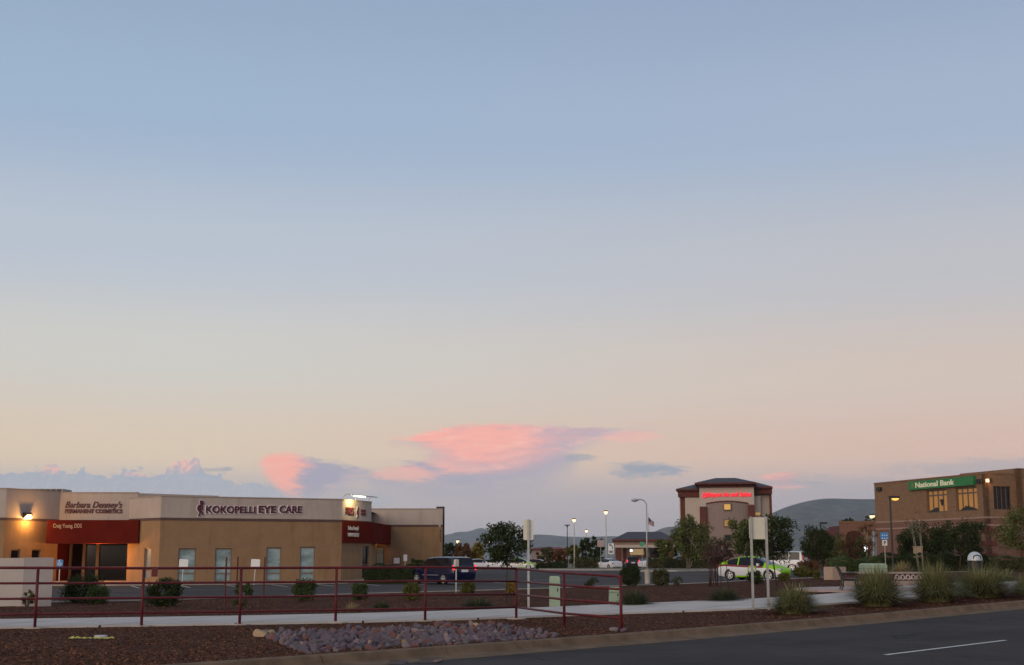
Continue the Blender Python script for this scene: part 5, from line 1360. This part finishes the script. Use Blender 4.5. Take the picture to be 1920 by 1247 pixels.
b.build('parapet_cap', M_BRICKT, bank)
b = MB()
for k in range(4): slab_on(b, Bb, Cb, .0, .9, zmid - 1.35 - k * 1.05, zmid - .95 - k * 1.05, .06, .1); slab_on(b, Ab, Bb, Lb_ - .9, Lb_, zmid - 1.35 - k * 1.05, zmid - .95 - k * 1.05, .06, .1)
b.build('quoins', M_BRICKR, bank)
for h in HB:
    w_ = window(bank, Ab, Bb, h, E_WINB, M_FRAME, mull=[h[0] + (h[1] - h[0]) * k / 4 for k in (1, 2, 3)], trans=[h[2] + (h[3] - h[2]) * .76], fw=.13, deep=.2)
for h in HG: window(bank, Ab, Bb, h, M_GLASSD, M_FRAME, deep=.2)
for h in HC: window(bank, Bb, Cb, h, M_GLASSD, M_FRAME, mull=[h[0] + (h[1] - h[0]) * k / 4 for k in (1, 2, 3)], deep=.2, fw=.06)
# things seen as silhouettes inside the lit office windows
def sil(h, pts, name):
    b = MB(); A = Vector(Ab); V = []
    for u, v in pts:
        p = A + wb * (h[0] + (h[1] - h[0]) * u) - nb_ * .12; V.append((p.x, p.y, h[2] + (h[3] - h[2]) * v))
    n_ = len(V); V += [(x - nb_.x * .05, y - nb_.y * .05, z) for x, y, z in V]
    b.add(V, [tuple(range(n_))] + [(i, i + n_, (i + 1) % n_ + n_, (i + 1) % n_) for i in range(n_)]); b.build(name, M_DARK, bank)
sil(HB[0], [(.08, .05), (.5, .05), (.5, .12), (.47, .22), (.42, .24), (.38, .21), (.34, .23), (.30, .15), (.22, .16), (.18, .12), (.1, .13)], 'desk_chair')
sil(HB[0], [(.58, .5), (.62, .48), (.66, .3), (.72, .3), (.76, .48), (.78, .55), (.70, .58), (.6, .56)], 'desk_lamp')
sil(HB[1], [(.1, .05), (.9, .05), (.84, .11), (.76, .10), (.68, .17), (.60, .15), (.54, .23), (.47, .19), (.40, .24), (.33, .16), (.25, .15), (.18, .09)], 'office_plant')
# green sign
s0, zs1 = hit(Ab, Bb, 1707, 903.5); s1, _ = hit(Ab, Bb, 1830, 900); _, zs0_ = hit(Ab, Bb, 1707, 919.5)
b = MB(); slab_on(b, Ab, Bb, s0, s1, zs0_, zs1, .28, 0); sg = b.build('sign_board', M_GREENS, bank)
A_off = (Ab[0] + nb_.x * .28, Ab[1] + nb_.y * .28); B_off = (Bb[0] + nb_.x * .28, Bb[1] + nb_.y * .28)
P, r_, w_, h_ = on_wall(A_off, B_off, 1717, 1790, 904, 916)
lettering('National Bank', P + Vector((0, 0, .05)), r_, UP, w_, (zs1 - zs0_) * .62, emis('sign_cream', (.62, .58, .40), .25), bank, bold=.02, proud=.04)
P, r_, w_, h_ = on_wall(A_off, B_off, 1795, 1826, 906, 912)
0 and lettering('', P + Vector((0, 0, (zs1 - zs0_) * .2)), r_, UP, w_, (zs1 - zs0_) * .4, mat('sign_faint', (.07, .20, .06), .6), bank, proud=.03)
P, r_, w_, h_ = on_wall(A_off, B_off, 1708.5, 1715, 906, 917)
b = MB(); c = P + r_ * (w_ / 2) + Vector((0, 0, (zs1 - zs0_) * .42)) + Vector((nb_.x, nb_.y, 0)) * .02; b.disc(c, (nb_.x, nb_.y, 0), (zs1 - zs0_) * .33, 16); b.build('sign_emblem', mat('sign_olive', (.14, .20, .06), .6), bank)
# small dark wall boxes and the lit wall lamp
for px, py, A, B in ((1650, 917, Ab, Bb), (1838.5, 902, Ab, Bb)):
    s_, z = hit(A, B, px, py); b = MB(); slab_on(b, A, B, s_ - .35, s_ + .35, z - .17, z + .17, .22, 0); b.build('wall_box', M_DARK, bank)
s_, z = hit(Bb, Cb, 1854.5, 901); b = MB(); slab_on(b, Bb, Cb, s_ - .12, s_ + .16, z - .17, z + .15, .2, 0); wl2 = b.build('wall_lamp_box', M_DARK, bank)
b = MB(); slab_on(b, Bb, Cb, s_ - .34, s_ - .14, z - .15, z + .12, .18, .0); b.build('lens', emis('lamp_glow_amber', (1.0, .6, .3), 2.2), wl2)
wc = (Vector(Cb) - Vector(Bb)).normalized(); nc = Vector((wc.y, -wc.x)); p = Vector(Bb) + wc * (s_ - .2) + nc * .45
point('bank_lamp_light', (p.x, p.y, z - .1), 10, (1, .5, .2))
# taller block at the far right, roof, single-storey arcade wing
T0 = Vector(Bb) + wc * 3.2; Ad = T0 + nc * .3; Bd = Ad + wc * 14
ZT2 = hit(tuple(Ad), tuple(Bd), 1912, 878)[1]
b = MB(); wall(b, Ad, Bd, .2, ZT2, .4); wall(b, Ad - nc * 8, Ad, .2, ZT2, .4); b.build('tower_wall', M_BRICKT, bank)
b = MB(); b.add([(Ab[0] + .4, Ab[1] - .2, ZT - .4), (Bb[0] + .1, Bb[1] + .4, ZT - .4), (Cb[0], Cb[1], ZT - .4), (Cb[0] - 5, Cb[1] + 16, ZT - .4)], [(0, 1, 2, 3)]); b.build('roof', M_CAP, bank)
Aw2, Bw2 = (D(1575, 1000, 131.5).x, 131.5), (D(1648, 1000, 131.2).x, 131.2)
ZW = hit(Aw2, Bw2, 1600, 980)[1]
b = MB(); Lw2 = (Vector(Bw2) - Vector(Aw2)).length
arches = [(hit(Aw2, Bw2, 1586, 1010)[0], hit(Aw2, Bw2, 1618, 1010)[0]), (hit(Aw2, Bw2, 1634, 1010)[0], hit(Aw2, Bw2, 1646.5, 1010)[0])]
za = hit(Aw2, Bw2, 1600, 1006)[1]; zap = hit(Aw2, Bw2, 1600, 995)[1]
wall(b, Aw2, Bw2, .2, zap, .4, [(a, c, .1, zap + .1) for a, c in arches]); wall(b, Aw2, Bw2, zap, ZW, .4)
for a, c in arches:      # spandrels that round the heads of the arches
    N = 8; m_ = (a + c) / 2; w_ = (c - a) / 2
    for sg_ in (-1, 1):
        P = [(m_ + sg_ * w_, zap)] + [(m_ + sg_ * w_ * math.cos(t_ * math.pi / 2 / N), za + (zap - za) * math.sin(t_ * math.pi / 2 / N)) for t_ in range(N + 1)]
        w2 = (Vector(Bw2) - Vector(Aw2)).normalized(); n2_ = Vector((w2.y, -w2.x)); V = []
        for s_, z in P:
            q = Vector(Aw2) + w2 * s_ - n2_ * .003; V.append((q.x, q.y, z))
        V += [(x - n2_.x * .38, y - n2_.y * .38, z) for x, y, z in V]; n_ = len(P); b.add(V, [tuple(range(n_))] + [(i, i + n_, (i + 1) % n_ + n_, (i + 1) % n_) for i in range(n_)])
b.build('arcade_wall', M_BRICKP, bank)
b = MB(); slab_on(b, Aw2, Bw2, -.05, Lw2, ZW, ZW + .15, .06, .5); b.build('arcade_cap', M_BRICKT, bank)
b = MB(); b.box(Aw2[0], Bw2[0], 136, 136.3, .2, ZW - .4); b.box(Aw2[0], Aw2[0] + .3, 131.9, 136, .2, ZW - .3); b.build('arcade_back', M_BRICKR, bank)
b = MB(); s_, z = hit(Aw2, Bw2, 1624, 1027); p = D(1624, 1027, 130.5); b.box(-.14, .14, 0, .2, -.35, .35); b.build('lit_panel', E_WHITEL, bank, loc=p)
# small stucco pillars standing before the bank
g = gx(1722, 109.5); b = MB(); h = D(1722, 1026, 109.5).z - g.z; b.box(-.3, .3, -.3, .3, -.1, h); b.box(-.33, .33, -.33, .33, h, h + .07); tag(b.build('gate_pillar', mat('pillar_tan', (.42, .30, .20), .9), loc=g), 'short tan pillar behind the pale birch by the bank', 'pillar')

# ------------------------------------------------------------------ vehicles
def interp(tab, x):
    xs_ = [t[0] for t in tab]; return [float(np.interp(x, xs_, [t[k] for t in tab])) for k in range(1, len(tab[0]))]
def car(label, cat, g, heading, tab, W, wheels, paint, side_glass, shield, pillars=(), wr=.32, name='car', tail=None, zones=None, lights=None, sill=None):
    """tab rows: (x, z_bottom, z_belt, z_top, half-width factor low, belt, top). x runs rear -> front"""
    t = thing(name, label, cat, g, heading)
    x0, x1 = tab[0][0], tab[-1][0]; ST = 54; body, glass = MB(), MB(); hw = W / 2
    xsn = sorted(set(list(np.linspace(x0, x1, ST)) + [r_[0] for r_ in tab] + [a for q in side_glass for a in q] + [a for q in shield for a in q]))
    rings = []
    for x in xsn:
        zb, zl, zt_, wl_, wm, wt = interp(tab, x); zm_ = zb + (zl - zb) * .55
        half = [(0, zb), (hw * wl_ * .93, zb), (hw * wl_, zb + .10), (hw * wm * 1.0, zm_), (hw * wm * .99, zl - .12), (hw * wm * .955, zl)]
        for k in (.25, .5, .75, .93): half.append((hw * (wm * .955 + (wt - wm * .955) * k), zl + (zt_ - zl) * k))
        half += [(hw * wt * .86, zt_ - .0), (hw * wt * .4, zt_ + .018), (0, zt_ + .022)]
        rings.append(half)
    nr = len(rings[0])
    for sg_ in (-1, 1):
        V = [(x, sg_ * y, z) for x, rg in zip(xsn, rings) for y, z in rg]
        for i in range(len(xsn) - 1):
            xm = (xsn[i] + xsn[i + 1]) / 2
            for k in range(nr - 1):
                q = [i * nr + k, (i + 1) * nr + k, (i + 1) * nr + k + 1, i * nr + k + 1]
                if sg_ < 0: q = q[::-1]
                isg = (5 <= k <= 8 and any(a <= xm <= c for a, c in side_glass) and not any(abs(xm - p_) < .035 for p_ in pillars)) or (k >= 9 and any(a <= xm <= c for a, c in shield))
                if k in (9,) and any(a <= xm <= c for a, c in shield): isg = True
                (glass if isg else body).add([V[j] for j in q], [(0, 1, 2, 3)], 0 if isg else (zones(xm, k) if zones else 0))
        for i_, e_ in ((0, 0), (len(xsn) - 1, 1)):
            rg = rings[i_]; cap = [(xsn[i_], sg_ * y, z) for y, z in rg]; cap = cap if (sg_ > 0) == (e_ == 1) else cap[::-1]
            body.add(cap, [tuple(range(len(cap)))], zones(xsn[i_], 4) if zones else 0)
    bo = body.build('body', paint, t)
    bm = bmesh.new(); bm.from_mesh(bo.data); bmesh.ops.remove_doubles(bm, verts=bm.verts, dist=.002); bmesh.ops.recalc_face_normals(bm, faces=bm.faces); bm.to_mesh(bo.data); bm.free()
    bo.data.polygons.foreach_set('use_smooth', [True] * len(bo.data.polygons)); bo.data.set_sharp_from_angle(angle=R(38))
    go = glass.build('windows', M_GLASSD, t, smooth=False)
    for wx in wheels:
        for sg_ in (-1, 1):
            y = sg_ * (hw * .985); b = MB()
            b.add([(wx + (wr * 1.2) * math.cos(a), y + sg_ * .006, wr + .02 + (wr * 1.2) * math.sin(a)) for a in [R(-20 + 11 * k) for k in range(21)]], [tuple(range(21))]); b.build('wheel_arch', M_TYRE, t)
            b = MB(); b.tube([(wx, y - sg_ * .20, wr), (wx, y - sg_ * .16, wr), (wx, y + sg_ * .0, wr), (wx, y + sg_ * .02, wr)], [wr * .9, wr, wr, wr * .86], 22); wo_ = b.build('wheel', M_TYRE, t)
            b = MB(); yr = y + sg_ * .024
            b.add([(wx + wr * f * math.cos(2 * math.pi * k / 20), yr, wr + wr * f * math.sin(2 * math.pi * k / 20)) for f in (.70, .58) for k in range(20)], [(k, (k + 1) % 20, 20 + (k + 1) % 20, 20 + k) for k in range(20)])
            for k in range(5):
                a = 2 * math.pi * k / 5 + .3; d_ = Vector((math.cos(a), 0, math.sin(a))); s_ = Vector((-d_.z, 0, d_.x)); c = Vector((wx, yr + sg_ * .004, wr))
                b.add([c - s_ * .05, c + d_ * wr * .62 - s_ * .035, c + d_ * wr * .62 + s_ * .035, c + s_ * .05], [(0, 1, 2, 3)])
            b.disc((wx, yr + sg_ * .006, wr), (0, sg_, 0), wr * .16, 12); b.build('rim', M_RIM, wo_)
    if tail:
        for sg_ in (-1, 1):
            z0, z1, inset, m_ = tail; b = MB(); y0_, y1_ = sorted((sg_ * hw * (.90 - inset), sg_ * hw * .93)); b.box(x0 - .02, x0 + .12, y0_, y1_, z0, z1); b.build('tail_light', m_, t)
        b = MB(); b.box(x0 - .025, x0 + .02, -.26, .26, tail[0] - .12, tail[0] + .03); b.build('number_plate', M_WHITE, t)
    if lights:
        for sg_ in (-1, 1):
            z0, z1 = lights; b = MB(); y0_, y1_ = sorted((sg_ * hw * .62, sg_ * hw * .9)); b.box(x1 - .30, x1 - .06, y0_, y1_, z0, z1); b.build('headlight', mat('headlight', (.5, .52, .55), .15), t)
    for sg_ in (-1, 1):
        if side_glass:
            xm = side_glass[-1][1] - .38; zl = interp(tab, xm)[1]; b = MB(); y0_, y1_ = sorted((sg_ * hw * .93, sg_ * hw * 1.10)); b.box(xm - .05, xm + .10, y0_, y1_, zl, zl + .16); b.build('mirror', paint if not isinstance(paint, list) else paint[0], t)
    return t
VAN = [(-2.56, .42, 1.02, 1.08, .84, .90, .78), (-2.50, .30, 1.02, 1.22, .90, .95, .80), (-2.30, .24, 1.02, 1.70, .94, .98, .79), (-1.9, .22, 1.02, 1.75, .97, 1.0, .80), (-.4, .22, 1.00, 1.76, .97, 1.0, .80), (.55, .22, .98, 1.70, .97, 1.0, .79), (1.35, .22, .99, 1.12, .97, .99, .84), (1.55, .22, .98, 1.05, .96, .98, .86), (2.2, .24, .86, .92, .93, .95, .84), (2.48, .28, .72, .80, .86, .88, .78), (2.56, .40, .62, .70, .76, .80, .70)]
HATCH = [(-2.22, .40, .86, .92, .80, .84, .70), (-2.14, .28, .96, 1.06, .90, .92, .70), (-1.7, .22, 1.0, 1.22, .95, .98, .68), (-1.1, .20, .97, 1.37, .97, 1.0, .68), (-.5, .20, .94, 1.47, .97, 1.0, .69), (0.0, .20, .92, 1.49, .97, 1.0, .69), (.4, .20, .90, 1.42, .97, 1.0, .70), (1.0, .20, .89, 1.16, .97, .99, .76), (1.45, .20, .87, .95, .96, .97, .82), (1.9, .22, .76, .82, .91, .92, .78), (2.16, .27, .62, .68, .80, .82, .66), (2.26, .38, .52, .57, .62, .66, .52)]
SEDAN = [(-2.35, .40, .90, .96, .82, .88, .74), (-2.25, .28, .98, 1.06, .90, .94, .78), (-1.75, .22, 1.0, 1.10, .95, .98, .76), (-.9, .20, .96, 1.40, .97, 1.0, .70), (-.1, .20, .94, 1.46, .97, 1.0, .70), (.4, .20, .93, 1.40, .97, 1.0, .72), (1.2, .20, .92, 1.0, .97, .99, .82), (2.0, .22, .80, .86, .92, .94, .80), (2.3, .30, .68, .74, .82, .84, .68), (2.36, .40, .58, .64, .70, .74, .6)]
def glossy(name, c, var=.03): return mat(name, c, .18, var, .8, spec=.6)
P_NAVY = glossy('paint_navy', (.006, .010, .040)); P_WHITE = glossy('paint_white', (.68, .69, .72)); P_LIME = mat('paint_lime', (.27, .60, .012), .45, .03, .8, spec=.1); P_RED = glossy('paint_dark_red', (.20, .012, .015)); P_GREY = glossy('paint_grey', (.16, .17, .18)); P_BLACK = glossy('paint_black', (.02, .02, .022)); P_CRED = glossy('paint_red', (.30, .02, .02))
def place(Y, px): g = gx(px, Y); g.z = g.z - .11; return g
# dark blue minivan: rear towards us at the right, nose to the left and away
v = car('dark blue minivan parked at the right end of the shop, tail light lit', 'minivan', place(89.5, 829), R(180 - 52), VAN, 1.95, (-1.52, 1.56), P_NAVY, [(-2.2, 1.2)], [(-2.49, -2.31), (.6, 1.34)], pillars=(-1.25, .05), wr=.34, name='minivan', tail=(.92, 1.22, .08, E_RED))
b = MB(); b.box(-1.0, .9, .975, .985, .58, .61); b.build('side_trim', M_GALV, v)
# wrapped green and white hatchback
def wrap(x, k):
    if k >= 9: return 1
    if k >= 5: return 1
    if k == 4: return 2 if x < 1.0 else 1
    if k <= 1: return 1 if -1.0 < x < 1.0 else 0
    return 0
c1 = car('green and white wrapped hatchback with red stripe beside the two-post sign', 'car', place(86, 1414), R(-37), HATCH, 1.76, (-1.30, 1.40), [P_WHITE, P_LIME, P_RED], [(-1.5, 1.05)], [(-2.1, -1.15), (.45, 1.42)], pillars=(-.75, .15), wr=.315, tail=(.78, 1.0, .06, mat('tail_off', (.2, .01, .01), .3)), zones=wrap, lights=(.62, .76))
def door_logo(t, sg_, hw):
    for r_, m_, o_ in ((.33, P_LIME, .006), (.27, P_RED, .010), (.24, P_WHITE, .014)):
        b = MB(); b.disc((.28, sg_ * (hw + o_), .62), (0, sg_, 0), r_, 28); b.build('door_logo', m_, t)
    b = MB()
    for k in range(5):
        a = k * 1.257 + .3; b.add([(.28 + .03 * math.cos(a - 1.2), sg_ * (hw + .018), .62 + .03 * math.sin(a - 1.2)), (.28 + .20 * math.cos(a), sg_ * (hw + .018), .62 + .20 * math.sin(a)), (.28 + .03 * math.cos(a + 1.2), sg_ * (hw + .018), .62 + .03 * math.sin(a + 1.2))], [(0, 1, 2)])
    b.build('door_logo_star', P_RED, t)
for sg_ in (-1, 1): door_logo(c1, sg_, .88)
# white minivan behind it
car('white minivan parked behind the green and white wrapped hatchback', 'minivan', place(121, 1459), R(180 - 28), VAN, 1.95, (-1.52, 1.56), P_WHITE, [(-2.2, 1.2)], [(-2.49, -2.31), (.6, 1.34)], pillars=(-1.25, .05), wr=.34, name='minivan', tail=(1.0, 1.42, .06, mat('tail_red', (.5, .02, .03), .3)))
# far cars
c2 = car('second green and white wrapped hatchback behind the young dark tree', 'car', place(186, 976), R(-18), HATCH, 1.76, (-1.30, 1.40), [P_WHITE, P_LIME, P_RED], [(-1.5, 1.05)], [(-2.1, -1.15), (.45, 1.42)], pillars=(-.75, .15), wr=.315, zones=wrap, lights=(.62, .76))
for sg_ in (-1, 1): door_logo(c2, sg_, .88)
car('white car showing left of the young dark tree', 'car', place(187, 928), R(-10), SEDAN, 1.8, (-1.35, 1.42), P_WHITE, [(-1.4, .85)], [(-1.7, -.95), (.45, 1.18)], pillars=(-.3,))
car('dark red car parked behind the second wrapped hatchback', 'car', place(194, 1001), R(160), SEDAN, 1.8, (-1.35, 1.42), P_CRED, [(-1.4, .85)], [(-1.7, -.95), (.45, 1.18)], pillars=(-.3,), tail=(.72, .9, .1, E_RED))
car('white sedan seen from behind below the lane sign', 'car', place(190, 1141), R(118), SEDAN, 1.82, (-1.35, 1.42), P_WHITE, [(-1.4, .85)], [(-1.7, -.95), (.45, 1.18)], pillars=(-.3,), tail=(.72, .9, .1, mat('tail_off', (.2, .01, .01), .3)))
car('grey sedan parked left of the white sedan', 'car', place(200, 1119), R(160), SEDAN, 1.8, (-1.35, 1.42), P_GREY, [(-1.4, .85)], [(-1.7, -.95), (.45, 1.18)], pillars=(-.3,))
car('dark vehicle with two red tail lights under the covered entrance', 'car', place(196, 1182), R(94), VAN, 1.95, (-1.52, 1.56), P_BLACK, [(-2.2, 1.2)], [(-2.49, -2.31), (.6, 1.34)], name='minivan', tail=(.95, 1.3, .1, E_RED))
car('white car right of the dark vehicle under the covered entrance', 'car', place(203, 1199), R(40), SEDAN, 1.8, (-1.35, 1.42), P_WHITE, [(-1.4, .85)], [(-1.7, -.95), (.45, 1.18)])
car('car with a lit red tail light behind the green street sign', 'car', place(190, 1212), R(75), SEDAN, 1.8, (-1.35, 1.42), P_GREY, [(-1.4, .85)], [(-1.7, -.95), (.45, 1.18)], tail=(.75, 1.0, .1, E_RED))
car('white car roof showing over the hotel island hedge', 'car', place(184, 1230), R(20), SEDAN, 1.8, (-1.35, 1.42), P_WHITE, [(-1.4, .85)], [(-1.7, -.95), (.45, 1.18)])
car('white car far left behind the blue van', 'car', place(187, 898), R(5), SEDAN, 1.8, (-1.35, 1.42), P_WHITE, [(-1.4, .85)], [(-1.7, -.95), (.45, 1.18)])

# ------------------------------------------------------------------ haze: the evening air
b = MB(); b.box(-9000, 9000, -1500, 15500, -3, 420)
hz = b.build('haze', [])
vm = bpy.data.materials.new('haze_air'); vm.use_nodes = True
nt = vm.node_tree; nt.nodes.clear(); o_ = nt.nodes.new('ShaderNodeOutputMaterial'); pv = nt.nodes.new('ShaderNodeVolumePrincipled')
pv.inputs['Color'].default_value = (.78, .86, 1.0, 1); pv.inputs['Density'].default_value = 4.5e-5; pv.inputs['Anisotropy'].default_value = 0.0
nt.links.new(pv.outputs[0], o_.inputs['Volume'])
hz.data.materials.append(vm); tag(hz, 'pale evening haze filling the air', 'haze', kind='stuff')
